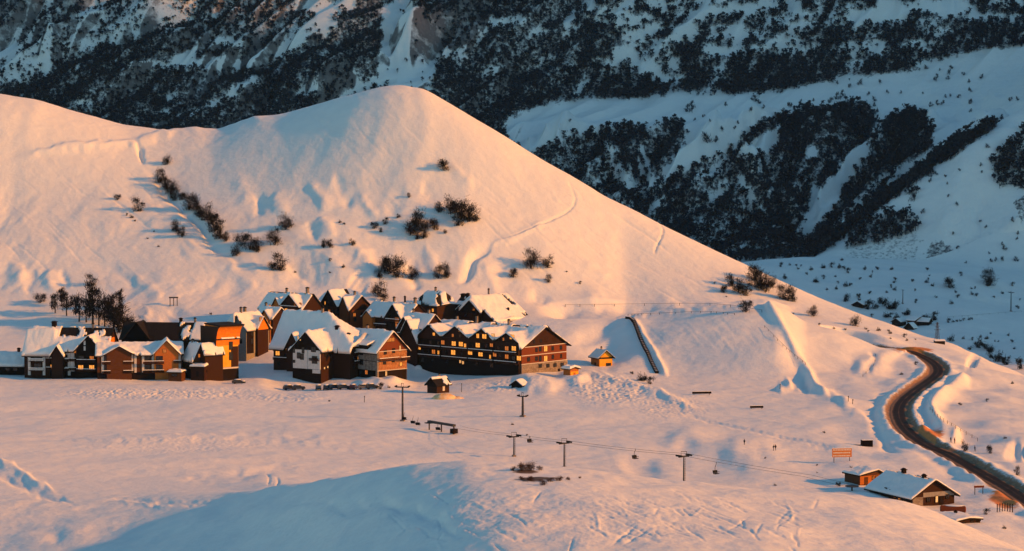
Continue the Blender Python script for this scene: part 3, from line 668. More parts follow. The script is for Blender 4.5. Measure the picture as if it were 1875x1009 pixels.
# the mountain added unseen beyond the right edge to shade the far valley
gx = np.arange(2300, 7000, 50.0); gy = np.arange(-700, 5200, 50.0); GX, GY = np.meshgrid(gx, gy)
rid = np.exp(-((GX - 4600 - .1 * (GY - 1200)) / 950) ** 2) * sstep(-60, 480, GY) * (1 - .5 * sstep(2600, 5000, GY))
rid *= 1 - .36 * np.exp(-((GY - 1175) / 40) ** 2)  # notch cut to let sun onto part of the far slopes
GZ = -260 + RIDGE_H * rid * (1 + .10 * fbm(GX / 500, GY / 500, 111, 4)) + 60 * fbm(GX / 240, GY / 260, 115, 4) * sstep(.05, .5, rid)
V = np.stack([GX, GY, GZ], -1).reshape(-1, 3); ii = np.arange(GX.size).reshape(GX.shape)
Q = np.stack([ii[:-1, :-1], ii[:-1, 1:], ii[1:, 1:], ii[1:, :-1]], -1).reshape(-1, 4)
tag(big_mesh('mountain', V, Q, M['snow_far']), kind='structure')

# road
def ribbon(name, P, w, dz, mat, y0=0):
    vs, fs = [], []
    n = len(P)
    for i in range(n):
        d = P[min(i + 1, n - 1)] - P[max(i - 1, 0)]; nrm = np.array([-d[1], d[0], 0]) / np.hypot(d[0], d[1])
        for k in (-1, -.5, 0, .5, 1):
            q = P[i] + nrm * w * k; vs.append((q[0], q[1], q[2] + dz - .05 * abs(k)))
    for i in range(n - 1):
        for k in range(4): a = i * 5 + k; fs.append((a, a + 5, a + 6, a + 1))
    o = mesh_obj(name, vs, fs, mat, smooth=True); a = o.data.attributes.new('across', 'FLOAT', 'POINT'); a.data.foreach_set('value', [k for _ in range(n) for k in (-1, -.5, 0, .5, 1)]); return o
tag(ribbon('road', RCx, RW, .02, M['asphalt']), kind='structure')

# ------------------------------------------------------------------ trees
def crown_mesh(name, seed, H, W, base, n, blade, clumps, mat, dome=True):
    rr = random.Random(seed); vs, fs = [], []
    cs = []
    for i in range(clumps):
        a = rr.uniform(0, 6.283); rad = W / 2 * math.sqrt(rr.random()) * .82
        zf = rr.uniform(base, 1)
        lim = math.sqrt(max(0.02, 1 - ((zf - .55) / .55) ** 2)) if dome else 1
        cs.append((rad * lim * math.cos(a), rad * lim * math.sin(a), H * (.05 + .9 * zf), rr.uniform(.55, 1.1)))
    for i in range(n):
        c = cs[rr.randrange(clumps)]; s = W * .135 * c[3]
        p = Vector((c[0] + rr.gauss(0, s), c[1] + rr.gauss(0, s), max(.1, c[2] + rr.gauss(0, s * 1.1))))
        d = Vector((p.x * .5 + rr.gauss(0, .6 * W / 4), p.y * .5 + rr.gauss(0, .6 * W / 4), H * .35 * rr.uniform(.2, 1.2))).normalized()
        q = d.cross(Vector((rr.gauss(0, 1), rr.gauss(0, 1), rr.gauss(0, 1)))).normalized()
        L = blade * rr.uniform(.6, 1.5); w = L * rr.uniform(.12, .22)
        k = len(vs)
        vs += [tuple(p - d * L * .5 - q * w * .5), tuple(p - d * L * .5 + q * w * .5), tuple(p + d * L * .5 + q * w * .2), tuple(p + d * L * .5 - q * w * .2)]
        fs.append((k, k + 1, k + 2, k + 3))
    me = bpy.data.meshes.new(name); me.from_pydata(vs, [], fs); me.materials.append(mat); me.update(); return me
def trunk_mesh(name, seed, H, W, stems, mat):
    rr = random.Random(seed); b = MB()
    for s in range(stems):
        a = rr.uniform(0, 6.28); lean = W * (.06 if stems == 1 else .28) * rr.uniform(.4, 1)
        top = Vector((lean * math.cos(a), lean * math.sin(a), H * rr.uniform(.7, .9)))
        r0 = .028 * H * (1 if stems == 1 else .6)
        b.tube([(0, 0, -.8), tuple(top * .35), tuple(top * .7 + Vector((rr.uniform(-.2, .2), rr.uniform(-.2, .2), 0))), tuple(top)], [r0, r0 * .75, r0 * .45, r0 * .12], 6)
        for k in range(7 if stems == 1 else 3):
            f = rr.uniform(.3, .85); p = top * f; a2 = rr.uniform(0, 6.28); L = W * rr.uniform(.25, .45)
            e = p + Vector((L * math.cos(a2), L * math.sin(a2), L * rr.uniform(.5, 1.1)))
            b.tube([tuple(p), tuple((p + e) / 2 + Vector((0, 0, -.05 * L))), tuple(e)], [r0 * .4, r0 * .25, r0 * .06], 5)
    me = bpy.data.meshes.new(name); me.from_pydata(b.v, [], b.f); me.materials.append(mat); me.update(); return me
SHRUB = []          # unit variants, 10 m high trees and 6 m wide dome shrubs: (trunk, crown, height)
for i in range(5):
    SHRUB.append((trunk_mesh('trunk', 40 + i, 6, 6.2, 5, M['bark']), crown_mesh('crown', 50 + i, 6, 6.6, .06, 1500, .6, 10 + i, M['twig']), 6.0))
TREES = []
for i in range(4):
    TREES.append((trunk_mesh('trunk', 60 + i, 10, 5, 1, M['bark']), crown_mesh('crown', 70 + i, 10, 5.2, .3, 950, .75, 15, M['twig']), 10.0))
SCRM = [crown_mesh('crown', 90 + i, 6, 6.6, .05, 900, .8, 22, M['twig_red']) for i in range(2)]
SMALL = [crown_mesh('bush', 80 + i, 3, 3.4, .04, 300, .7, 7, M['twig']) for i in range(4)]

def plant(p, hm, kind, i, name, label, cat, group, wide=1.0):
    tr, cr, h0 = (TREES if kind == 't' else SHRUB)[i % (4 if kind == 't' else 5)]
    o = empty(name, p, (i * 2.4) % 6.28); s = hm / h0
    o.scale = (s * wide, s * wide, s); tag(o, label, cat, group)
    link(bpy.data.objects.new('trunk', tr), o); link(bpy.data.objects.new('crown', cr), o)
    return o
def mpp(p): return p.y / F
ORD = ['first', 'second', 'third', 'fourth', 'fifth', 'sixth', 'seventh', 'eighth', 'ninth', 'tenth', 'eleventh', 'twelfth', 'thirteenth', 'fourteenth', 'fifteenth', 'sixteenth', 'seventeenth', 'eighteenth', 'nineteenth', 'twentieth']
cnt = [0]
def grow(u, v, hpx, kind, name, label, cat, group=None, wide=1.0, ymin=860):
    p = hit(u, v, ymin); cnt[0] += 1
    return plant(p - Vector((0, 0, .2)), hpx * mpp(p) * (.88 if kind == 's' else 1.15), kind, cnt[0], name, label, cat, group, wide)

chain = [(294, 334, 26), (304, 346, 28), (313, 356, 30), (320, 366, 24), (334, 366, 18), (347, 384, 28), (360, 385, 34), (365, 398, 24), (377, 402, 32), (388, 412, 28), (394, 424, 34), (402, 437, 32), (413, 442, 20)]
for i, (u, v, hp) in enumerate(chain):
    w = 'topmost' if i == 0 else 'lowest' if i == 12 else ORD[i] + ' from the top'
    grow(u, v, hp, 's', 'shrub', f'bare dark shrub, {w} of the long diagonal chain in the hillside gully', 'shrub', 'shrubs in the long diagonal chain on the hill')
S1 = [(306, 301, 20, 'lone bare shrub on open snow above the top of the long diagonal chain'),
      (215, 366, 14, 'low straggling shrub on the ski slope left of the chain, leftmost of a pair'), (253, 387, 26, 'spreading bare shrub on the ski slope left of the diagonal chain'),
      (322, 424, 24, 'bare shrub below the middle of the diagonal chain, upper of two touching'), (333, 434, 22, 'bare shrub below the middle of the diagonal chain, lower of two touching'),
      (432, 468, 24, 'small shrub standing just below the wide clump past the end of the chain'), (442, 450, 28, 'upright shrub at the left of the wide clump past the end of the chain'), (457, 457, 30, 'tall middle shrub of the wide clump past the end of the chain'), (470, 461, 28, 'round shrub at the right of the wide clump past the end of the chain'),
      (503, 448, 34, 'broad round dark shrub below and left of the tree with a long shadow'), (523, 420, 32, 'rounded bare tree casting a blue shadow beside a snow gully'),
      (500, 495, 20, 'low left shrub of the pair under the broad round one'), (510, 494, 32, 'taller right shrub of the pair under the broad round one'),
      (592, 453, 17, 'small bushy shrub left of two on the open middle slope'), (604, 453, 17, 'small bushy shrub right of two on the open middle slope'), (645, 449, 14, 'little shrub on the rim of a blue shaded hollow'),
      (812, 312, 26, 'lone round shrub high on the hill below the summit'), (748, 361, 9, 'tiny lone shrub on the rib under the summit'),
      (760, 416, 36, 'tall dark shrub, peak of the left clump in the middle of the hill'), (752, 430, 30, 'dark shrub at the lower left of the left middle clump'), (773, 422, 30, 'dark shrub on the right shoulder of the left middle clump'), (795, 420, 26, 'bare shrub joining the left middle clump to the right one'), (764, 437, 22, 'low shrub at the foot of the left middle clump'), (776, 436, 18, 'low shrub hanging off the foot of the left middle clump'),
      (804, 389, 22, 'small upright shrub at the upper left of the right middle clump'), (826, 390, 34, 'dark shrub at the left of the largest clump near the middle of the hill'), (845, 402, 46, 'tallest shrub of the largest clump near the middle of the hill'), (840, 412, 26, 'low shrub at the foot of the largest middle clump'), (860, 405, 34, 'shrub on the right side of the largest middle clump'), (872, 405, 14, 'outermost little shrub right of the largest middle clump'),
      (815, 427, 9, 'low flat shrub on the snow below the largest middle clump'), (686, 418, 16, 'small thin shrub left of the middle clumps, leftmost'), (706, 410, 13, 'small thin shrub left of the middle clumps, upper right'), (697, 425, 10, 'small low shrub left of the middle clumps, bottom one'), (729, 399, 9, 'tiny bush above and left of the left middle clump'),
      (706, 496, 28, 'left shrub of the big clump above the village roofs'), (716, 500, 40, 'tallest shrub of the big clump above the village roofs'), (730, 507, 32, 'right shrub of the big clump above the village roofs'), (695, 508, 20, 'low shrub left under the big clump above the village'), (755, 512, 27, 'separate oval shrub right of the big clump above the village'),
      (694, 542, 32, 'slim dark shrub on its own right above the back roofs'), (703, 551, 18, 'thin low shrub just below the slim one above the back roofs'), (803, 509, 24, 'left shrub of the touching pair above the long dark block'), (818, 508, 30, 'right and taller shrub of the touching pair above the long dark block'),
      (972, 492, 40, 'largest shrub of the group of four on the right flank'), (1003, 489, 24, 'shrub at the upper right of the group of four on the right flank'), (940, 508, 22, 'shrub at the lower left of the group of four on the right flank'), (1005, 517, 16, 'lowest shrub of the group of four on the right flank'),
      (1340, 524, 26, 'left shrub of the dark clump near the right crest, beside the tallest ones'), (1352, 536, 30, 'middle shrub of the left clump near the right crest'), (1366, 540, 28, 'lower right shrub of the left clump near the right crest'), (1325, 536, 18, 'small round shrub left of the clump near the right crest'),
      (1382, 514, 30, 'leftmost of the tallest shrubs at the right crest'), (1392, 528, 42, 'tallest shrub at the right crest'), (1402, 534, 36, 'reddish bare shrub at the right foot of the tallest ones'), (1414, 526, 22, 'rightmost of the tallest shrubs at the right crest'),
      (1365, 571, 28, 'dark shrub at the end of the terrace track below the right clumps'), (1434, 548, 28, 'left half of the wide shrub pair right of the tallest ones'), (1450, 552, 32, 'right half of the wide shrub pair right of the tallest ones'), (1489, 579, 22, 'shrub leaning on a drift below the right crest'), (1566, 597, 23, 'single bushy shrub far down the right crest'),
      (597, 335, 0, '')]
for u, v, hp, lb in S1:
    if hp: grow(u, v, hp, 's', 'shrub', lb, 'shrub')
G = [(74, 554, 22, 's', 'small round tree left of the grove behind the left chalet'), (167, 523, 22, 's', 'small round tree on the slope above the grove with a blue shadow'), (101, 573, 34, 't', 'slim left tree of the outer pair in the grove'), (113, 560, 30, 't', 'short tree between the pair at the grove edge'), (122, 578, 42, 't', 'taller right tree of the outer pair in the grove'),
     (145, 589, 44, 't', 'leftmost tree of the dense part of the grove'), (158, 590, 40, 't', 'second tree of the dense part of the grove'), (170, 594, 66, 't', 'tallest wide tree in the middle of the grove'), (181, 596, 50, 't', 'tree standing right beside the tallest of the grove'), (192, 598, 46, 't', 'thin tree in the gap right of the tallest of the grove'), (203, 585, 44, 't', 'tree high in the right half of the grove'),
     (219, 566, 32, 't', 'topmost tree at the right of the grove'), (208, 604, 54, 't', 'leaning tree over the chalet roof end at the grove edge'), (218, 608, 58, 's', 'broad twiggy tree at the bottom right of the grove'), (229, 606, 40, 's', 'twiggy rightmost tree of the grove')]
for u, v, hp, k, lb in G: grow(u, v, hp, k, 'bare_tree', lb, 'tree', None, 1.1)

def bush(u, v, wpx, i, label, group, ymin, cat='bush', squash=.85):
    p = hit(u, v, ymin); s = wpx * mpp(p) / 3.4
    o = link(bpy.data.objects.new('bush', SMALL[i % 4])); o.location = p - Vector((0, 0, .15)); o.scale = (s, s, s * squash); o.rotation_euler = (0, 0, i * 1.7)
    return tag(o, label, cat, group)
# tiny bushes on the big hill
for i, (u, v, w) in enumerate([(232, 395, 6), (241, 399, 8), (247, 405, 5), (270, 437, 5), (282, 425, 4), (290, 452, 5), (386, 576, 6), (383, 604, 6), (430, 562, 0), (622, 408, 7), (630, 411, 6), (540, 499, 6), (605, 478, 7), (628, 490, 8), (604, 500, 5), (1037, 498, 5), (1063, 520, 7), (1308, 519, 5), (1330, 544, 4), (1452, 575, 5)]):
    if w: bush(u, v, w, i, 'tiny dark bush poking out of the snow on the big lit hill', 'tiny bushes on the big hill', 850)
row = [(1500, 596, 6), (1527, 602, 5), (1548, 604, 5), (1585, 603, 7), (1590, 608, 5), (1608, 606, 9), (1627, 607, 6), (1629, 611, 9), (1657, 618, 9), (1660, 624, 6), (1676, 622, 4), (1630, 620, 5), (1597, 580, 7)]
for i, (u, v, w) in enumerate(row): bush(u, v, w, i, 'low dark bush in the broken line above the road bend', 'bushes above the road bend', 850)
# valley floor beyond the crest
VB = [(1430, 489, 9), (1446, 486, 5), (1458, 487, 5), (1461, 493, 6), (1467, 488, 4), (1485, 495, 8), (1477, 503, 6), (1507, 491, 10), (1524, 490, 10), (1536, 491, 9), (1545, 493, 8), (1541, 477, 7), (1554, 500, 10), (1583, 494, 8), (1606, 494, 8), (1632, 494, 8), (1598, 499, 4), (1594, 508, 7), (1639, 513, 7), (1637, 518, 7), (1632, 527, 7), (1638, 532, 8), (1698, 495, 7), (1702, 505, 4), (1700, 512, 4), (1697, 518, 8), (1671, 516, 7), (1708, 524, 8), (1759, 505, 8),
      (1549, 525, 10), (1557, 524, 8), (1530, 507, 5), (1534, 519, 5), (1532, 530, 7), (1575, 512, 6), (1495, 517, 12), (1507, 511, 8), (1438, 511, 10), (1593, 538, 7), (1624, 536, 6), (1675, 533, 5), (1750, 536, 6), (1754, 545, 8), (1779, 529, 5), (1785, 529, 5), (1780, 540, 7), (1788, 542, 7), (1714, 545, 6), (1677, 555, 8), (1742, 557, 8), (1572, 545, 10), (1573, 550, 7), (1612, 556, 12), (1514, 531, 5), (1820, 545, 5), (1835, 538, 7), (1855, 524, 8), (1816, 550, 0), (1863, 565, 8), (1660, 577, 12), (1868, 550, 4),
      (1795, 618, 6), (1795, 608, 0), (1806, 621, 9), (1781, 623, 6), (1846, 615, 6), (1853, 627, 7), (1857, 639, 6), (1822, 626, 4), (1828, 626, 4), (1865, 646, 0), (1776, 640, 9), (1848, 660, 0), (1764, 621, 6), (1814, 612, 5), (1848, 656, 7)]
for i, (u, v, w) in enumerate(VB):
    if w: bush(u, v, w, i, 'small round dark bush scattered over the snowy valley floor beyond the crest', 'bushes on the valley floor', 1150, squash=1.0)
for i, (u, w) in enumerate([(1737, 10), (1745, 6), (1752, 6), (1758, 6), (1765, 6), (1774, 6), (1779, 6)]):
    bush(u, 591 - i * 1.0, w, i, 'small round bush in the short planted row beside the far hamlet', 'row of bushes by the hamlet', 1150)
for i, (u, v, w) in enumerate([(1590, 567, 20), (1602, 565, 14), (1617, 560, 18), (1630, 566, 26), (1640, 566, 16), (1662, 573, 10), (1655, 577, 8), (1622, 581, 14), (1632, 581, 10), (1640, 587, 16), (1697, 589, 18), (1708, 587, 14), (1713, 583, 14), (1790, 636, 20), (1802, 640, 18), (1812, 642, 16), (1815, 655, 18), (1825, 662, 22), (1836, 667, 22), (1843, 668, 14), (1868, 676, 22), (1741, 625, 14)]):
    bush(u, v, w, i, 'larger dark leafless bush in the thickets along the stream bed and hamlet', 'thicket bushes below the crest', 1150, squash=.9)
for u, v, hp, lb in [(1738, 527, 24, 'thin spreading bare tree on the valley floor left of the far pylon'), (1808, 522, 30, 'large thin bare tree at the edge of the valley floor'), (1548, 552, 16, 'wispy bare tree behind the right crest'), (1812, 518, 14, 'little bare tree beside the large one at the valley edge')]:
    grow(u, v, hp, 's', 'bare_tree', lb, 'tree', None, 1.1, 1150)
# foreground scrub on the brow of the near hill
for i, (u, v, hp, w, lb) in enumerate([(940, 862, 8, 1.3, 'low ragged scrub at the left end of the patch on the near brow'), (955, 862, 14, 1.6, 'reddish brown scrub, left half of the mound on the near brow'), (972, 862, 15, 1.6, 'reddish brown scrub, right half of the mound on the near brow'), (988, 861, 8, 1.4, 'low thin scrub at the right end of the mound on the near brow'),
                                   (955, 878, 6, 1.8, 'flat scrub at the left of the lower strip on the near brow'), (972, 880, 8, 2.0, 'flat brown scrub left of the middle of the lower strip'), (993, 888, 9, 1.9, 'brown scrub hanging lowest in the middle of the lower strip'), (1008, 882, 7, 2.0, 'flat brown scrub right of the middle of the lower strip'), (1024, 880, 8, 2.0, 'brown scrub near the right end of the lower strip'), (1040, 879, 6, 1.6, 'short scrub at the right tip of the lower strip'), (1062, 876, 4, 1.6, 'faint snowed-over scrub right of the lower strip')]):
    p = hit(u, v, 200); o = plant(p - Vector((0, 0, .05)), hp * mpp(p), 's', i, 'scrub', lb, 'scrub', None, w)
    
    for ch in o.children:
        if ch.name.startswith('crown'): ch.data = SCRM[i % 2]
for i, (u, v, hp, lb) in enumerate([(1766, 826, 22, 'thin bare sapling beside the road between the standing people'), (1812, 830, 20, 'wispy snow-dusted sapling right of the people by the road'), (1700, 500, 0, ''), (1862, 870, 18, 'faint bare sapling on the bank at the right of the road')]):
    if hp: grow(u, v, hp, 's', 'sapling', lb, 'sapling', None, .7, 430)
for i, (u, v, w, lb) in enumerate([(1496, 853, 5, 'small dark tuft on the snow left of the wooden barn'), (1496, 866, 4, 'small dark tuft below another, left of the wooden barn'), (1535, 890, 12, 'dark snowy bush at the foot of the barn slope'), (1558, 856, 6, 'small dark bush behind the barn roof corner'), (1807, 942, 14, 'dark round bush at the corner of the low snow-roofed shed'), (1838, 968, 9, 'little bare bush in the snow right of the low shed'), (1157, 685, 8, 'dark bush left of the rubble bank near the sledging slope'), (1175, 697, 22, 'dark brushy pile on the bank below the sledging slope'), (1192, 703, 16, 'low dark brush right of the pile below the sledging slope')]):
    bush(u, v, w, i, lb, None, 430)

# ------------------------------------------------------------------ far woods
def far_tree_variants(mat):
    out = []
    for s in range(7):
        rr = random.Random(200 + s); vs, fs = [], []
        H = 7.0; W = 5.2
        cs = [(rr.gauss(0, .9), rr.gauss(0, .9), rr.uniform(2.6, 6.0)) for _ in range(5)]
        for i in range(30):
            c = cs[i % 5]; p = Vector((c[0] + rr.gauss(0, .75), c[1] + rr.gauss(0, .75), c[2] + rr.gauss(0, .7)))
            a = Vector((rr.gauss(0, 1), rr.gauss(0, 1), rr.gauss(0, 1))).normalized(); b = a.cross(Vector((rr.gauss(0, 1), rr.gauss(0, 1), rr.gauss(0, 1)))).normalized()
            L = rr.uniform(.7, 1.3); k = len(vs)
            vs += [tuple(p - a * L), tuple(p + b * L * .6), tuple(p + a * L), tuple(p - b * L * .6)]; fs.append((k, k + 1, k + 2, k + 3))
        for i in range(3):
            x = rr.gauss(0, .5); y = rr.gauss(0, .5); k = len(vs); w = .16; a = rr.uniform(0, 3.14)
            vs += [(x - w * math.cos(a), y - w * math.sin(a), -1), (x + w * math.cos(a), y + w * math.sin(a), -1), (x * 1.5 + w * .5 * math.cos(a), y * 1.5 + w * .5 * math.sin(a), 5), (x * 1.5 - w * .5 * math.cos(a), y * 1.5 - w * .5 * math.sin(a), 5)]
            fs.append((k, k + 1, k + 2, k + 3))
        out.append((np.array(vs), np.array(fs)))
    return out
FV = far_tree_variants(None)
def wood(name, nt, seed, label):
    rg = np.random.default_rng(seed)
    t = rg.uniform(-.40, .40, nt); v_ = rg.uniform(0, 1, nt)
    y = 1835 + 775 * v_
    x = t * y; z = height(x, y)
    d, uu, vv = density(x, y, z)
    u0, v0 = project(x, y, z)
    d = d * np.where(d > .96, 1.0, 1) * np.where(d > .96, 1.05, np.clip(.82 + .75 * perlin((x - .5 * (y - 2000)) / 9, y / 55, 501), .5, 1.05))
    keep = (rg.uniform(0, 1, nt) < np.where(d > .965, 1.3, np.minimum(d, .98) ** 1.4 * np.where(u0 < 1000, 1.4, 1.1)) * np.where((u0 < -40) | (u0 > 1915), .5, 1)) & (v0 > -30)
    x, y, z = x[keep], y[keep], z[keep]; n = len(x)
    sc = (.4 + .95 * rg.uniform(0, 1, n) ** 1.3) * np.where(project(x, y, z)[0] > 1050, 1.1, .9); an = rg.uniform(0, 6.283, n); va = rg.integers(0, 7, n)
    VV, FF = [], []; off = 0
    for k in range(7):
        vs, fs = FV[k]; m = va == k; c, s = np.cos(an[m])[:, None], np.sin(an[m])[:, None]; q = sc[m][:, None]
        P = np.stack([(vs[:, 0] * c - vs[:, 1] * s) * q + x[m][:, None], (vs[:, 0] * s + vs[:, 1] * c) * q + y[m][:, None], vs[:, 2] * q + z[m][:, None]], -1)
        VV.append(P.reshape(-1, 3)); nn = m.sum()
        FF.append((fs[None] + (np.arange(nn) * len(vs))[:, None, None] + off).reshape(-1, 4)); off += nn * len(vs)
    o = big_mesh(name, np.concatenate(VV), np.concatenate(FF), M['far_tree'], False)
    print(name, n)
    return tag(o, label, 'forest', None, 'stuff')
wood('forest', 230000, 5, 'dark leafless forest covering the shaded mountainsides across the valley')

# single trees standing out on the far snow
FTM = []
for k in range(4):
    me = crown_mesh('far_tree', 300 + k, 6.6, 5.4, .1, 160, 1.5, 7, M['far_tree']); FTM.append(me)
def ftree(u, v, h, i, label, group):
    p = hit(u, v, 1765)
    o = link(bpy.data.objects.new('far_tree', FTM[i % 4])); s = h * mpp(p) / 6.6; o.location = p - Vector((0, 0, .3)); o.scale = (s, s, s); o.rotation_euler = (0, 0, i * 1.3)
    tag(o, label, 'tree', group)
FT = [(1043, 223, 7), (1262, 205, 16), (1268, 200, 14), (1278, 176, 8), (1288, 215, 7), (1301, 223, 6), (1328, 195, 8), (1272, 222, 6), (1240, 235, 9), (1295, 262, 20), (1310, 262, 12), (1375, 206, 9), (1390, 190, 10), (1380, 185, 12), (1398, 200, 8), (1445, 198, 10), (1448, 194, 8), (1465, 188, 7), (1490, 186, 6), (1455, 204, 7), (1555, 160, 9), (1574, 155, 11), (1534, 155, 7), (1611, 154, 8), (1520, 188, 12), (1535, 182, 14), (1543, 178, 12), (1590, 176, 8), (1573, 184, 7), (1602, 186, 10), (1600, 196, 8), (1605, 210, 10), (1690, 172, 5), (1696, 127, 9), (1720, 130, 5), (1738, 138, 10), (1742, 126, 8), (1735, 146, 8), (1715, 146, 10), (1712, 150, 8), (1764, 138, 8), (1796, 144, 9), (1775, 152, 7), (1776, 170, 9), (1776, 190, 11), (1777, 205, 7), (1732, 180, 7), (1740, 178, 6), (1755, 179, 8), (1705, 195, 9), (1716, 194, 10), (1726, 193, 9), (1850, 185, 9), (1864, 184, 8), (1833, 220, 10), (1745, 248, 5), (1692, 212, 6), (1808, 271, 9), (1795, 305, 7), (1798, 318, 6), (1757, 313, 6), (1703, 324, 8), (1709, 320, 7), (1714, 322, 8), (1731, 324, 6), (1702, 333, 8), (1735, 338, 5), (1752, 377, 7), (1736, 360, 6), (1690, 390, 9), (1855, 408, 10), (1745, 430, 6), (1753, 455, 7), (1840, 458, 10), (1835, 450, 7), (1805, 418, 6), (1795, 407, 6), (1812, 465, 5), (1863, 430, 7), (1862, 440, 6), (1815, 505, 8), (1860, 505, 10), (1822, 516, 8), (1835, 515, 9), (1757, 515, 0), (1768, 482, 5), (1650, 172, 6), (1625, 172, 7), (1410, 222, 10), (1430, 170, 8), (1352, 228, 7), (1322, 240, 8), (1345, 236, 7)]
for i, (u, v, hp) in enumerate(FT):
    if hp: ftree(u, v, hp * 1.1, i, 'single dark tree standing apart on the open snow across the valley', 'lone trees on the far snow slopes')
# ------------------------------------------------------------------ buildings
def blur(a, mask, n):
    for _ in range(n):
        w = mask.astype(float); s = np.zeros_like(a); c = np.zeros_like(a); v = np.where(mask, a, 0)
        for di in (-1, 0, 1):
            for dj in (-1, 0, 1):
                s += np.roll(np.roll(v, di, 0), dj, 1); c += np.roll(np.roll(w, di, 0), dj, 1)
        a = np.where(mask & (c > 0), s / np.maximum(c, 1), a)
    return a
def solid(xs, ys, top, bot, cell):
    nx, ny = len(xs), len(ys); id_ = {}; vs = []; fs = []
    def vid(i, j, k):
        q = (i, j, k)
        if q not in id_: id_[q] = len(vs); vs.append((xs[i], ys[j], float((top if k else bot)[i, j])))
        return id_[q]
    for i, j in zip(*np.nonzero(cell)):
        fs.append((vid(i, j, 1), vid(i + 1, j, 1), vid(i + 1, j + 1, 1), vid(i, j + 1, 1)))
        fs.append((vid(i, j, 0), vid(i, j + 1, 0), vid(i + 1, j + 1, 0), vid(i + 1, j, 0)))
        for (di, dj, a, b) in ((0, -1, (i, j), (i + 1, j)), (1, 0, (i + 1, j), (i + 1, j + 1)), (0, 1, (i + 1, j + 1), (i, j + 1)), (-1, 0, (i, j + 1), (i, j))):
            p, q = i + di, j + dj
            if not (0 <= p < nx - 1 and 0 <= q < ny - 1 and cell[p, q]):
                fs.append((vid(*a, 0), vid(*b, 0), vid(*b, 1), vid(*a, 1)))
    return vs, fs

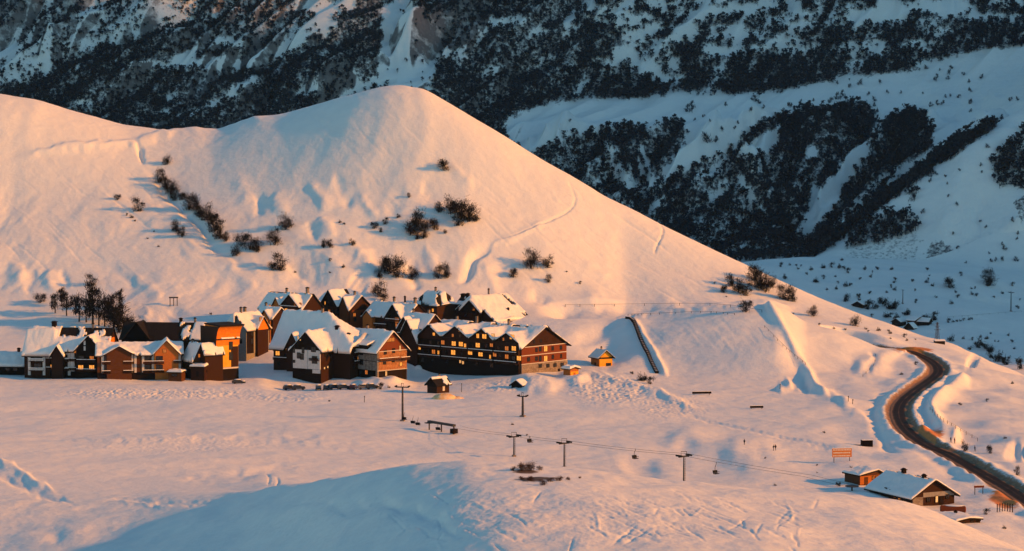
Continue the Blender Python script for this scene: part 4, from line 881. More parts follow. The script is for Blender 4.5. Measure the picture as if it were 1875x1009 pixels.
class House:
    """local x runs along the right-hand facade, local y along the left-hand facade, origin at their shared corner"""
    def __init__(s, name, label, u, v, a, y=None, cat='building', group=None, seed=0):
        p = hit(u, v, 430) if y is None else at(u, v, y)
        s.a = R(a); s.p = p; s.o = empty(name, p, R(90 - a)); tag(s.o, label, cat, group)
        s.ex = Vector((math.sin(s.a), math.cos(s.a), 0)); s.ey = Vector((-math.cos(s.a), math.sin(s.a), 0))
        s.el = []; s.seed = seed; s.win = {}
    def face(s, f, u, v, d=0.0):
        # where the sight line through a pixel of the photograph meets the facade: metres along it and height
        t, k = ray(u, v); o = Vector((0, 0, CAMH)); r = Vector((t, 1, k))
        n = s.ex if f == 'L' else s.ey; q = s.p - n * d
        h_ = ((q - o).dot(n)) / r.dot(n); w = o + r * h_ - s.p
        return w.dot(s.ey if f == 'L' else s.ex), w.z
    def part(s, name, mb, mat, parent=None, smooth=False):
        return mb.build(name, M[mat], parent or s.o, smooth)
    def block(s, x0, x1, y0, y1, ez, rz, axis='y', mat='wood_dark', ov=1.0, gov=.7, z0=-4.0, roof=True, gable=None, snow=True, name='wall', rp=.5):
        """walls under a pitched roof; gable names a material for the timber triangle at the visible end"""
        a0, a1 = (x0, x1) if axis == 'y' else (y0, y1); rc = a0 + (a1 - a0) * rp
        b = MB(); k = .34
        poly = [(a0, z0), (a1, z0), (a1, ez - k), (rc, rz - k), (a0, ez - k)] if rz > ez + .3 else [(a0, z0), (a1, z0), (a1, ez - k), (a0, ez - k)]
        b.prism(poly, *((y0, y1) if axis == 'y' else (x0, x1)), axis)
        w = s.part(name, b, mat)
        if gable:
            g = MB(); q = (y0 - .06, y0 + .05) if axis == 'y' else (x0 - .06, x0 + .05)
            g.prism([(a0 + .02, ez - k - .9), (a1 - .02, ez - k - .9), (a1 - .02, ez - k), (rc, rz - k - .02), (a0 + .02, ez - k)], *q, axis)
            s.part('gable', g, gable, w)
        if roof:
            s0 = (rz - ez) / max(rc - a0, .1); s1 = (rz - ez) / max(a1 - rc, .1)
            e = (x0 - ov, x1 + ov, y0 - gov, y1 + gov) if axis == 'y' else (x0 - gov, x1 + gov, y0 - ov, y1 + ov)
            s.el.append((e, axis, rc, rz, s0, s1, snow, None))
        return w
    def roof_elem(s, x0, x1, y0, y1, axis, rc, rz, s0, s1=None, snow=True, hip=None):
        s.el.append(((x0, x1, y0, y1), axis, rc, rz, s0, s0 if s1 is None else s1, snow, hip))
    def roofs(s, res=.55, thick=.75, mat='roof_dark', bare=None, soft=2, rag=.35):
        x0 = min(e[0][0] for e in s.el); x1 = max(e[0][1] for e in s.el); y0 = min(e[0][2] for e in s.el); y1 = max(e[0][3] for e in s.el)
        nx = max(4, int(round((x1 - x0) / res))); ny = max(4, int(round((y1 - y0) / res)))
        xs = np.linspace(x0, x1, nx + 1); ys = np.linspace(y0, y1, ny + 1); X, Y = np.meshgrid(xs, ys, indexing='ij')
        z = np.full(X.shape, -1e9); cx = (X[:-1, :-1] + X[1:, 1:]) / 2; cy = (Y[:-1, :-1] + Y[1:, 1:]) / 2
        cell = np.zeros(cx.shape, bool); scell = np.zeros(cx.shape, bool); zc = np.full(cx.shape, -1e9); tol = res * .75
        def zf(e, x, y):
            (_, axis, rc, rz, s0, s1, sn, hip) = e; d = (x if axis == 'y' else y) - rc
            r_ = rz - np.where(d < 0, -d * s0, d * s1)
            if hip: r_ = np.minimum(r_, rz - np.maximum(0, hip[0] - (y if axis == 'y' else x)) * hip[1])
            return r_
        for e in s.el:
            b = e[0]; m = (X > b[0] - tol) & (X < b[1] + tol) & (Y > b[2] - tol) & (Y < b[3] + tol)
            z = np.where(m, np.maximum(z, zf(e, X, Y)), z)
            mc = (cx > b[0]) & (cx < b[1]) & (cy > b[2]) & (cy < b[3]); c = zf(e, cx, cy)
            up = mc & (c > zc); scell = np.where(up, e[6], scell); zc = np.where(up, c, zc); cell |= mc
        vs, fs = solid(xs, ys, z, z - .32, cell); mesh_obj('roof', vs, fs, M[mat], s.o)
        vm = z > -1e8
        cov = np.zeros(X.shape); cov[:-1, :-1] += cell; cov[1:, :-1] += cell; cov[:-1, 1:] += cell; cov[1:, 1:] += cell
        wx = s.p.x + X * s.ex.x + Y * s.ey.x; wy = s.p.y + X * s.ex.y + Y * s.ey.y
        sm = blur(z, vm, soft); n1 = fbm(wx / 4.2, wy / 4.2, 401 + s.seed, 3); n2 = perlin(wx / 1.3, wy / 1.3, 433 + s.seed)
        th = thick * (1 + .45 * n1 + .2 * n2) * np.where(cov < 3.5, .55, 1)
        top = np.maximum(sm, z) * .5 + sm * .5 + th; top = np.maximum(top, z + .12)
        if bare is not None: scell &= ~bare(cx, cy, n1[:-1, :-1])
        scell &= cell
        if rag:                                                  # snow slid off here and there along the edges
            edge = cell & ~(np.roll(cell, 1, 0) & np.roll(cell, -1, 0) & np.roll(cell, 1, 1) & np.roll(cell, -1, 1))
            scell &= ~(edge & (n2[:-1, :-1] > rag))
        left = scell.copy()                                      # every patch of snow is a piece of its own
        while left.any():
            st = [tuple(np.argwhere(left)[0])]; comp = np.zeros_like(left); left[st[0]] = False
            while st:
                i, j = st.pop(); comp[i, j] = True
                for p, q in ((i + 1, j), (i - 1, j), (i, j + 1), (i, j - 1)):
                    if 0 <= p < left.shape[0] and 0 <= q < left.shape[1] and left[p, q]: left[p, q] = False; st.append((p, q))
            if comp.sum() >= 8:
                vs, fs = solid(xs, ys, top, z + .015, comp); mesh_obj('roof_snow', vs, fs, M['snow_roof'], s.o, True)
        s.zfun = lambda x, y: max([float(zf(e, x, y)) for e in s.el if e[0][0] <= x <= e[0][1] and e[0][2] <= y <= e[0][3]] or [0])
    def window(s, f, a, z, w, h, lit=None, d=0.0, mat='wood_black', panes=2):
        key = (f, round(w, 2), round(h, 2), lit, mat, panes)
        if key not in s.win:
            fr, pn = MB(), MB(); t = .1
            def bx(m, p0, p1, q0, q1, n0, n1):
                if f == 'L': m.box(-n1, -n0, p0, p1, q0, q1)
                else: m.box(p0, p1, -n1, -n0, q0, q1)
            bx(fr, -w / 2, w / 2, h / 2 - t, h / 2, -.03, .1); bx(fr, -w / 2, w / 2, -h / 2, -h / 2 + t, -.03, .12)
            bx(fr, -w / 2, -w / 2 + t, -h / 2 + t, h / 2 - t, -.03, .1); bx(fr, w / 2 - t, w / 2, -h / 2 + t, h / 2 - t, -.03, .1)
            for k in range(1, panes):
                c = -w / 2 + w * k / panes; bx(fr, c - .05, c + .05, -h / 2 + t, h / 2 - t, -.03, .09)
            bx(pn, -w / 2 + t, w / 2 - t, -h / 2 + t, h / 2 - t, -.02, .04)
            s.win[key] = (fr, pn, {})
            m1 = bpy.data.meshes.new('window'); m1.from_pydata(fr.v, [], fr.f); m1.materials.append(M[mat])
            m2 = bpy.data.meshes.new('pane'); m2.from_pydata(pn.v, [], pn.f); m2.materials.append(M[lit or 'glass']); s.win[key] = (m1, m2)
        m1, m2 = s.win[key]
        o = link(bpy.data.objects.new('window', m1), s.o); o.location = (-d, a, z) if f == 'L' else (a, -d, z)
        link(bpy.data.objects.new('pane', m2), o)
        if lit: o['label'] = 'window lit warm from inside'
        return o
    def wins(s, f, px, w, h, lit=None, d=0.0, **k):
        for u, v in px:
            a, z = s.face(f, u, v, d); s.window(f, a, z, w, h, lit, d, **k)
    def grid(s, f, a0, a1, zs, step=3.2, w=1.5, h=1.7, d=0.0, p=.3, seed=0, lits=('lit_a', 'lit_b', 'lit_a', 'lit_b')):
        # a regular run of windows, leaving out the spots already taken
        rr = random.Random(seed + s.seed * 17); taken = [((o.location.y if f == 'L' else o.location.x), o.location.z) for o in s.o.children if o.name.startswith('window')]
        n = max(1, int((a1 - a0) / step))
        for z in zs:
            for i in range(n):
                a = a0 + (a1 - a0) * (i + .5) / n + rr.uniform(-.2, .2)
                if rr.random() < .12 or any(abs(a - q) < 2.1 and abs(z - r_) < 2.0 for q, r_ in taken): continue
                s.window(f, a, z, w * rr.choice((.8, 1, 1.2)), h, rr.choice(lits) if rr.random() < p else None, d)
    def balcony(s, f, a0, a1, z, dep=1.2, rail='wood_dark', snow=True, d=0.0, hr=.95):
        b = MB(); r = MB(); n = MB()
        def bx(m, p0, p1, n0, n1, z0, z1):
            if f == 'L': m.box(-n1 - d, -n0 - d, p0, p1, z0, z1)
            else: m.box(p0, p1, -n1 - d, -n0 - d, z0, z1)
        bx(b, a0, a1, -.1, dep, z - .18, z)
        o = s.part('balcony', b, 'wood_dark')
        k = max(2, int((a1 - a0) / 2.4))
        for i in range(k + 1):
            c = a0 + (a1 - a0) * i / k; bx(r, c - .06, c + .06, dep - .12, dep, z + .002, z + hr)
        for q in (.25, .5, .75): bx(r, a0, a1, dep - .09, dep - .03, z + hr * q - .1, z + hr * q + .1)
        s.part('railing', r, rail, o)
        if snow: bx(n, a0 - .05, a1 + .05, dep - .2, dep + .08, z + hr + .005, z + hr + .2); s.part('rail_snow', n, 'snow_roof', o)
        return o
    def band(s, f, a0, a1, z0, z1, mat, d=.05, name='wall_band', base=0.0):
        b = MB()
        if f == 'L': b.box(-d - base, .05 - base, a0, a1, z0, z1)
        else: b.box(a0, a1, -d - base, .05 - base, z0, z1)
        return s.part(name, b, mat)
    def chimney(s, x, y, h=1.8, w=.8, mat='stone', cap=True):
        z = s.zfun(x, y); b = MB(); b.box(x - w / 2, x + w / 2, y - w / 2, y + w / 2, z - 1.5, z + h)
        o = s.part('chimney', b, mat)
        if cap:
            c = MB(); c.box(x - w * .7, x + w * .7, y - w * .7, y + w * .7, z + h + .005, z + h + .18); c.lump((x, y, z + h + .25), w * .7, w * .7, .3, 8, 4, .1, 3)
            s.part('chimney_cap', c, 'wood_black', o)
    def door(s, f, a, z, w=1.2, h=2.2, mat='wood_black', d=0.0):
        b = MB(); c = MB()
        if f == 'L': b.box(-d - .08, -d + .02, a - w / 2, a + w / 2, z, z + h); c.box(-d - .13, -d - .08, a + w * .3, a + w * .36, z + h * .45, z + h * .52)
        else: b.box(a - w / 2, a + w / 2, -d - .08, -d + .02, z, z + h); c.box(a + w * .3, a + w * .36, -d - .13, -d - .08, z + h * .45, z + h * .52)
        o = s.part('door', b, mat); s.part('handle', c, 'metal', o)

# ---- the long dark block with the red gable at the right
H = House('apartment_block', 'long dark timber apartment block with many lit windows and a red gable end', 955, 693, 42, 800, seed=1)
H.block(0, 27, 0, 55, 12.2, 19.6, 'y', 'wood_dark', ov=1.6, gov=1.2)
g = MB(); g.prism([(.05, 12.6), (26.95, 12.6), (13.5, 19.1)], -.07, .05, 'y'); H.part('gable', g, 'wood_dark')
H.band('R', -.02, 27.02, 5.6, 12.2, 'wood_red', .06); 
b = MB(); b.box(-.3, 27.3, -.35, 10, -4, 5.4); H.part('stone_base', b, 'stone')
for z in (5.5, 8.8, 12.1): H.band('R', -.2, 27.2, z - .14, z + .14, 'trim', .28, 'floor_beam')
gabs = []
gx_ = [H.face('L', u, v, 1.0)[0] for u, v in ((929, 600), (886, 592), (835, 589), (788, 589))]
gb_ = [.4] + [(p + q) / 2 for p, q in zip(gx_[:-1], gx_[1:])] + [54.8]
for k, rz in enumerate((17.6, 18.7, 18.9, 18.8)):
    y0_, y1_ = gb_[k] + .02, gb_[k + 1] - .02; gabs.append(((y0_ + y1_) / 2, y1_ - y0_))
    H.block(-1.0 - .5 * (k % 2), 12.4, y0_, y1_, 14.2, rz, 'x', ('wood_dark', 'wood_black', 'wood_dark', 'wood_black')[k], ov=.0, gov=1.1, gable='wood_dark', name='gable_wing', z0=-4, rp=(gx_[k] - y0_) / (y1_ - y0_))
H.block(-2.5, 14, 55, 65, 12.5, 20.5, 'x', 'wood_dark', ov=1.4, gov=1.2, name='end_wing')
H.block(13.5, 29, 8, 17, 14.5, 18.5, 'x', 'wood_dark', ov=.8, gov=1.0, name='dormer')
H.block(13.5, 29, 26, 42, 13.5, 19.0, 'x', 'roof_brown', ov=1, gov=1.0, name='dormer')
def bare10(x, y, n): return ((x > 13.5) & (n > .1)) | ((x > 11.5) & (x < 15) & (y > 5) & (y < 40) & (n > -.1))
H.roofs(.6, .6, bare=bare10, soft=3)
H.wins('R', [(999, 621)], 2.0, 2.0, 'lit_c'); H.wins('R', [(1016, 622)], 2.6, 1.6, 'lit_b', panes=3); H.wins('R', [(999, 638.5), (999, 656.5)], 2.2, 2.3, 'lit_a', d=.06); H.wins('R', [(989, 638.5), (989, 656.5)], 1.6, 2.2, None, d=.06)
H.wins('R', [(989, 670), (1003, 669.5), (1016, 668.5), (1029, 667.5)], 2.0, 1.5, None, d=.35)
DL = 1.56
H.wins('L', [(767, 636), (831, 629), (844, 630), (887, 616), (875, 632), (941, 638), (950.5, 656), (937.5, 617)], 2.4, 1.9, 'lit_a', d=DL)
H.wins('L', [(830, 645), (861, 645), (880, 648)], 2.5, 2.1, 'lit_a', d=DL); H.wins('L', [(811, 627), (794, 644), (906, 649), (928, 653), (928, 638)], 2.0, 1.8, 'lit_b', d=DL)
H.wins('L', [(843, 605), (903, 613.5)], 1.9, 1.2, 'lit_c', d=DL); H.wins('L', [(875, 615)], 1.6, 1.9, 'lit_a', d=DL); H.wins('L', [(900, 632)], 1.8, 1.5, 'lit_b', d=DL)
H.wins('L', [(784, 644), (817, 645), (845, 647), (890, 633), (788, 627), (940.5, 656), (915, 650)], 1.5, 1.7, None, d=DL)
for k, (c, w_) in enumerate(gabs):
    dd = 1.02 + .5 * (k % 2)
    if k % 2 == 0: H.band('L', c - w_ / 2 + .05, c + w_ / 2 - .05, 5.6, 14.0, 'wood_dark', .48, 'bay_front', base=1.0)
    H.grid('L', c - w_ / 2 + .6, c + w_ / 2 - .6, (7.7, 11.4), 2.7, 1.4, 1.7, 1.56, .5, 5 + k); H.grid('L', c - 4, c + 4, (15.0,), 2.8, 1.2, 1.4, 1.56 if k % 2 else 1.1, .4, 9 + k)
    for z in (5.6, 9.4): H.balcony('L', c - w_ / 2 + .4, c + w_ / 2 - .5, z, 1.1, 'wood_dark', d=1.5, hr=.85)
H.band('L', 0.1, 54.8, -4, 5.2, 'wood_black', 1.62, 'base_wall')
H.wins('L', [(843, 662), (848, 664)], 1.2, 1.4, 'lit_c', d=1.64); H.grid('R', 1.5, 26, (7.2, 10.6), 4.5, 1.4, 1.7, .06, .1, 2); H.grid('R', 5, 22, (14.0,), 4, 1.2, 1.4, .08, .2, 3); H.wins('L', [(774, 659), (793, 659), (818, 661), (872, 665), (900, 669)], 1.8, 1.8, None, d=1.64)
H.door('R', 22, 0, 1.3, 2.3, d=.36)
for x, y, h_ in [(12.5, 18, 2.2), (13, 36, 2.6), (14, 48, 2.0), (10, 58, 1.8), (20, 4, 1.6)]: H.chimney(x, y, h_)

# ---- stone chalet with the sandstone gable
H = House('stone_chalet', 'grey stone chalet with a sandstone gable front and snowy roof', 691, 694, 45, 799, seed=2)
H.block(0, 15.5, 0, 15.2, 11.2, 18.2, 'y', 'plaster_grey', ov=1.4, gov=1.1)
H.block(1.5, 14, 15.2, 27, 10.6, 18.0, 'y', 'wood_dark', ov=2.6, gov=.1, name='link_wing')
H.band('R', .03, 15.47, 3.2, 10.6, 'sandstone', .06); g = MB(); g.prism([(.1, 10.7), (15.4, 10.7), (15.4, 11.0), (7.75, 17.8), (.1, 11.0)], -.08, .05, 'y'); H.part('gable', g, 'wood_red')
b = MB(); b.box(-.12, .7, -.12, .9, -4, 10.8); H.part('stone_corner', b, 'stone')
H.band('L', .05, 15.2, -4, 3.0, 'wood_black', .05, 'base_wall'); H.band('R', .75, 15.4, -4, 3.0, 'wood_black', .05, 'base_wall')
H.band('L', .75, 7.5, 3.2, 10.6, 'stone', .07); H.band('L', 7.6, 15.2, 3.2, 10.6, 'plaster_grey', .06)
for z in (3.1, 6.8, 10.65): H.band('R', -.1, 15.6, z - .13, z + .13, 'trim', .3, 'floor_beam'); H.band('L', .8, 15.2, z - .1, z + .1, 'wood_dark', .2, 'floor_beam')
H.roofs(.5, .8, rag=.6)
H.wins('R', [(705.4, 645), (720.6, 642), (704, 663), (720, 659)], 1.6, 1.9, None, d=.07); H.wins('R', [(732.5, 638)], 1.0, 2.4, 'lit_c', d=.07); H.wins('R', [(715, 622)], 4.2, 1.7, 'lit_b', d=.09, panes=5); H.grid('R', 1.5, 14.5, (5.0, 8.8), 3.4, 1.2, 1.6, .07, .12, 1); H.balcony('R', .5, 10.5, 7.0, 1.0, 'wood_brown', d=.1); H.grid('L', 15.8, 26, (1.8, 5.2, 8.6), 3.2, 1.4, 1.6, -1.48, .35, 2); H.wins('R', [(707, 684)], 1.1, 2.0, 'lit_c', d=.07)
H.wins('L', [(662, 645), (662, 663)], 2.0, 2.2, None, d=.08); H.wins('L', [(651, 680)], 2.4, 2.0, 'lit_a', d=.07, panes=3); H.wins('L', [(671, 681.5)], 1.6, 1.8, 'lit_b', d=.07); H.wins('L', [(673, 644)], .9, 1.0, None, d=.08)
H.balcony('R', 11, 15.5, 6.9, 1.8, 'wood_dark', d=.1); H.balcony('L', 15.6, 26, 7.0, 1.4, 'wood_black', d=0); H.balcony('L', 15.6, 26, 3.6, 1.4, 'wood_black', d=0)
d = MB(); d.box(-1.1, 2.6, 4.6, 11.2, 11.0, 13.0); do = H.part('shed_dormer', d, 'wood_black')
d = MB(); d.prism([(-1.7, 13.0), (4.6, 14.9), (4.6, 15.6), (-1.7, 13.5)], 4.2, 11.6, 'y'); H.part('dormer_snow', d, 'snow_roof', do)
d = MB(); d.box(-1.5, -.9, 4.5, 11.3, 10.9, 11.4); H.part('sill_snow', d, 'snow_roof', do)
d = MB(); d.box(2, 3.4, 17.6, 20, 15.2, 16.4); H.part('skylight', d, 'glass')
H.chimney(7.75, 14.6, 1.6)

# ---- big chalet with the white front
H = House('white_front_chalet', 'big chalet with white plastered front under a dark gable and broad blue-white snow roof', 588, 689, 32, 800, seed=3)
H.block(8, 24, -8, 30, 11.5, 11.6, 'y', 'wood_dark', roof=False); H.roof_elem(6.2, 25.8, -9.6, 31, 'y', 16, 24.0, 1.55, None, True, (9, .68))
g = MB(); g.prism([(8.1, 11.2), (23.9, 11.2), (16, 23.4)], 29.4, 30, 'y'); H.part('end_gable', g, 'wood_dark')
H.block(0, 15, 0, 14, 10.6, 17.2, 'x', 'wood_dark', ov=1.2, gov=1.0, name='front_wing')
H.block(5.5, 16, 15.2, 21.5, 10.8, 16.0, 'x', 'wood_dark', ov=1.0, gov=.8, name='side_wing')
g = MB(); g.prism([(.1, 10.1), (13.9, 10.1), (7, 16.8)], -.08, .05, 'x'); H.part('gable', g, 'wood_black')
H.band('L', .3, 13.8, 2.6, 10.0, 'plaster', .1); H.band('L', .1, 14, -4, 2.5, 'wood_black', .08, 'base_wall'); H.band('L', .3, 4.2, 1.0, 2.5, 'plaster', .12)
H.band('L', 6.6, 7.2, 2.6, 10.0, 'plaster', .5, 'pilaster'); H.band('L', .2, .9, 2.6, 10.0, 'plaster', .4, 'pilaster')
H.roofs(.6, .95, soft=3, rag=.55)
H.wins('L', [(538, 640), (555, 641)], 1.3, 2.6, None, d=.11); H.wins('L', [(574, 640)], 2.4, 2.0, None, d=.11); H.wins('L', [(576, 659)], 2.6, 3.0, None, d=.11, panes=3); H.wins('L', [(547, 651), (553, 653)], 1.8, 2.4, None, d=.11); H.wins('L', [(538, 661.5)], 1.5, 1.2, None, d=.11)
H.wins('L', [(546, 618), (550, 620.5)], .7, 1.5, 'lit_c', d=.09, panes=1)
H.wins('L', [(508.5, 645)], 2.2, 2.6, 'lit_a', d=-7.98); H.wins('R', [(594, 674), (600, 672)], 1.0, 1.0, 'lit_c', d=.02, panes=1)
H.balcony('L', .6, 5, 6.2, 1.2, 'wood_dark', d=.1, snow=False); H.door('L', 9.5, 0, d=.09); H.grid('L', 22, 29, (3.0, 6.2, 9.3), 3, 1.4, 1.6, -7.98, .3, 1); H.grid('R', 1.2, 7.5, (5.0, 8.2), 3, 1.2, 1.5, .02, .3, 2); [H.balcony('L', 22.2, 29.5, z, 1.1, 'wood_dark', d=-8) for z in (4.6, 8.2)]; H.grid('R', 9, 22, (3, 6.4, 9.6), 3.2, 1.3, 1.5, 8.02, .3, 4); [H.balcony('R', 10, 22, z, 1.1, 'wood_dark', d=8) for z in (4.6, 8.0)]
H.chimney(15.6, 11, 1.9); H.chimney(12, 1, .9, 1.4, 'wood_black'); H.chimney(12.5, -4, .8, 1.2, 'wood_black'); H.chimney(9.2, 15.5, 1.2, .8)

# ---- grey gabled house left of it
H = House('grey_gabled_house', 'grey-beige gabled house with a snow roof beside the orange barrel-vaulted building', 451, 648, 32, 848, seed=4)
H.block(0, 15, 0, 12, 10.4, 16.6, 'x', 'plaster_grey', ov=1.0, gov=.9)
H.block(6, 13, -1.2, 6, 10.8, 15.2, 'y', 'wood_dark', ov=.7, gov=.8, gable='paint_orange', name='side_gable')
H.block(-2.4, 0, 5.5, 11.5, 5.2, 5.8, 'x', 'wood_black', ov=.3, gov=.3, name='porch')
H.band('R', .3, 5.5, 0, 9.6, 'wood_black', .06); H.band('R', 4.7, 5.7, 0, 9.6, 'plaster_grey', .16)
H.roofs(.5, .6, bare=lambda x, y, n: (y > 6.5) & (x > 1) & (n > -.35))
H.wins('L', [(427, 590)], 1.2, 1.6, None); H.wins('L', [(441, 625), (438, 606)], 1.3, 1.8, None); H.grid('L', 1, 11, (2.0, 5.4, 8.4), 3.4, 1.2, 1.5, .02, .15, 1); H.wins('R', [(478, 584)], 2.2, 1.8, 'lit_b', d=1.3); H.wins('R', [(461, 625), (462, 610)], 1.6, 2.2, None, d=.08)
H.chimney(4, 6, 2.0); H.chimney(7, 6.4, 2.3, 1.0)

# ---- orange barrel-vaulted building
H = House('barrel_roofed_building', 'tall narrow building with a bright orange flared hood over its yellow facade', 398, 690, 52, 803, seed=5)
H.block(0, 9.6, 0, 11.6, 15.0, 17.4, 'x', 'wood_dark', ov=.6, gov=.4)
b = MB(); n = 14
prof = [(-.05 - 3.4 * (1 - math.cos(q * math.pi / 2 / n)), 12.2 + 7.6 * math.sin(q * math.pi / 2 / n)) for q in range(n + 1)]
poly = [(y, z) for y, z in prof] + [(8.5, 20.2), (8.5, 12.2)]
b.prism(poly, -.5, 10.0, 'x')
ho = H.part('flared_hood', b, 'paint_orange', smooth=False)
b = MB(); pr2 = [(y, z + .02) for y, z in prof[-1:]] + [(8.7, 20.25), (8.7, 20.8), (prof[-1][0] - .3, 20.5)]; b.prism(pr2, -.8, 10.3, 'x'); H.part('hood_roof', b, 'roof_dark', ho)
b = MB(); b.prism([(y - .15, z) for y, z in prof] + [(11.8, 19.6), (11.8, 12.2)], -.75, -.51, 'x'); H.part('dark_side', b, 'wood_dark')
H.band('R', .25, 9.4, 3.6, 12.2, 'paint_yellow', .1); H.band('R', 6.2, 9.3, 3.6, 11.6, 'wood_dark', .2); H.band('R', .1, 9.6, 2.9, 3.5, 'trim', .3, 'floor_beam'); H.band('R', .1, 9.6, -4, 2.8, 'wood_black', .06, 'base_wall')
H.band('L', .1, 11.5, -4, 3, 'wood_black', .06, 'base_wall')
H.roofs(.5, .5, bare=lambda x, y, n: n < .15)
H.wins('R', [(423, 633), (423, 652)], 1.6, 3.2, None, d=.22); H.wins('L', [(385, 627)], 2.6, 2.0, 'lit_b', d=0); H.wins('L', [(380, 660), (372, 650)], 1.6, 2.0, None, d=0); H.grid('L', .8, 11, (5.0, 8.6, 12.0), 3, 1.4, 1.7, .02, .35, 1); H.balcony('L', .6, 11, 11.0, 1.1, 'wood_orange'); H.balcony('L', 1, 6, 4.2, 1.1, 'wood_dark')
H.balcony('L', 3.0, 8.6, 7.6, 1.4, 'wood_orange', d=0)
# small steep-roofed annexe in front of it
H = House('steep_roof_annexe', 'small steep snow-roofed annexe in front of the orange building', 354, 687, 52, 800, seed=6)
H.block(0, 6.5, 0, 8, 6.4, 12.4, 'y', 'wood_brown', ov=.8, gov=.6); H.block(3, 11, -4.0, 0, 9.0, 12.5, 'x', 'wood_dark', ov=.7, gov=.6, name='rear_wing')
H.roofs(.5, .7); H.window('R', 3.2, 7.5, 2.2, 1.5, 'lit_b', .02); H.wins('L', [(345, 668), (336, 666)], 1.4, 1.6, None); H.band('L', .1, 7.9, -4, 2.2, 'wood_black', .06, 'base_wall'); H.door('R', 2.2, 0)
H.chimney(3.2, 6, 1.0, .7)

# ---- low chalet row with two small gables
H = House('low_chalet_row', 'low chalet row with two small gables, pale balcony posts and wavy snow eaves', 333, 690, -10, 803, seed=7)
H.block(0, 13, 0, 32.5, 9.6, 13.0, 'y', 'wood_brown', ov=1.5, gov=.8)
for u, v, wd, rz, mt in [(218, 638, 9.5, 12.6, 'wood_brown'), (305, 629, 9.0, 14.6, 'wood_orange')]:
    c, _ = H.face('L', u, v, 1.0); H.block(-1.2, 8, c - wd / 2, c + wd / 2, 9.9, rz, 'x', mt, ov=1.2, gov=.9, name='gable_wing', z0=-4)
H.roofs(.5, .75, bare=lambda x, y, n: (x > 8))
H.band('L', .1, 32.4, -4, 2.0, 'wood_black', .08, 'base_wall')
for u in (188, 242, 248, 262, 280, 284, 320, 329):
    c, _ = H.face('L', u, 660, .1); H.band('L', c - .45, c + .45, 2.0, 9.2, 'trim' if u != 284 else 'paint_yellow', .35, 'pillar', base=.0)
for u in (195, 236, 269, 292, 325):
    for v in (657, 673): H.wins('L', [(u, v)], 2.6, 2.2, None, d=.02 if u not in (292,) else 1.22)
for u0, u1 in ((187, 202), (226, 244), (262, 300), (318, 331)):
    a1, _ = H.face('L', u0, 660); a0, _ = H.face('L', u1, 660); H.balcony('L', a0, a1, 5.6, 1.3, 'wood_dark', d=.02 if u0 != 262 else 1.0); H.balcony('L', a0, a1, 2.0, 1.3, 'wood_black', d=.1)
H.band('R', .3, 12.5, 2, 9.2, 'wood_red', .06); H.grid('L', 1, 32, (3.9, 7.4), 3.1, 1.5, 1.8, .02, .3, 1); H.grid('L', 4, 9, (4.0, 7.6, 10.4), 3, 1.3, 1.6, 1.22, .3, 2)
# dark snow-free roof behind the row
H = House('bare_roofed_building', 'building with a dark roof swept free of snow behind the low chalet row', 366, 655, 8, 832, seed=8)
H.block(0, 14, 0, 33, 8.2, 14.0, 'y', 'wood_black', ov=1.2, gov=.8)
H.block(0, 9, 22, 31, 9.0, 14.6, 'x', 'wood_black', ov=1, gov=.8, name='gable_wing')
H.roofs(.6, .5, bare=lambda x, y, n: (n < .33) & (y > 4) | ((x > 1) & (y > 12))); H.chimney(7, 4, 1.4); H.chimney(7, 10, 1.2, 1.1, 'wood_black'); H.wins('L', [(300, 640), (250, 640)], 1.6, 1.4, None)

# ---- the left-hand chalet
H = House('balconied_chalet', 'large dark chalet at the left end with white-framed balconies and a tall front gable', 196, 690, 8, 805, seed=9)
H.block(0, 14, 0, 32.5, 11.2, 19.0, 'y', 'wood_dark', ov=1.4, gov=.8)
c, _ = H.face('L', 162, 615, 2.0); H.block(-2.0, 8, c - 5.2, c + 5.2, 11.0, 16.4, 'x', 'wood_black', ov=1.1, gov=1.0, gable='wood_black', name='front_gable')
c, _ = H.face('L', 66, 610, 1.0); H.block(-1.0, 10, c - 5.5, c + 5.0, 9.2, 18.4, 'y', 'wood_dark', ov=.9, gov=.8, name='end_wing')
H.block(-3.0, 6, c - 11.5, c - 7, 9.0, 12.4, 'x', 'wood_dark', ov=.8, gov=.8, name='entrance_gable')
H.roofs(.5, .75, bare=lambda x, y, n: ((y < 21) & (x > 3.5) & (x < 8.5) & (n > -.2)))
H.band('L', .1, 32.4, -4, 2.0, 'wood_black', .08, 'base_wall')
for u0, u1, d_ in ((54, 81, 1.0), (112, 127, .0), (142, 176, 2.0)):
    a1, _ = H.face('L', u0, 655, d_); a0, _ = H.face('L', u1, 655, d_)
    for z in (2.3, 6.0): H.balcony('L', a0, a1, z, 1.2, 'wood_dark' if u0 > 60 else 'trim', d=d_)
    if u0 < 120:
        for aa in (a0, a1): H.band('L', aa - .5, aa + .5, .4, 9.3, 'trim', .5, 'pillar', base=d_)
        H.band('L', a0, a1, 8.6, 9.3, 'trim', .45, 'floor_beam', base=d_)
H.wins('L', [(69, 652), (69, 671)], 3.2, 2.4, None, d=1.02); H.wins('L', [(119, 657), (95, 650)], 2.2, 2.2, None, d=.02); H.wins('L', [(155, 628), (155, 638)], 1.0, 1.9, 'plaster', d=2.08, panes=1)
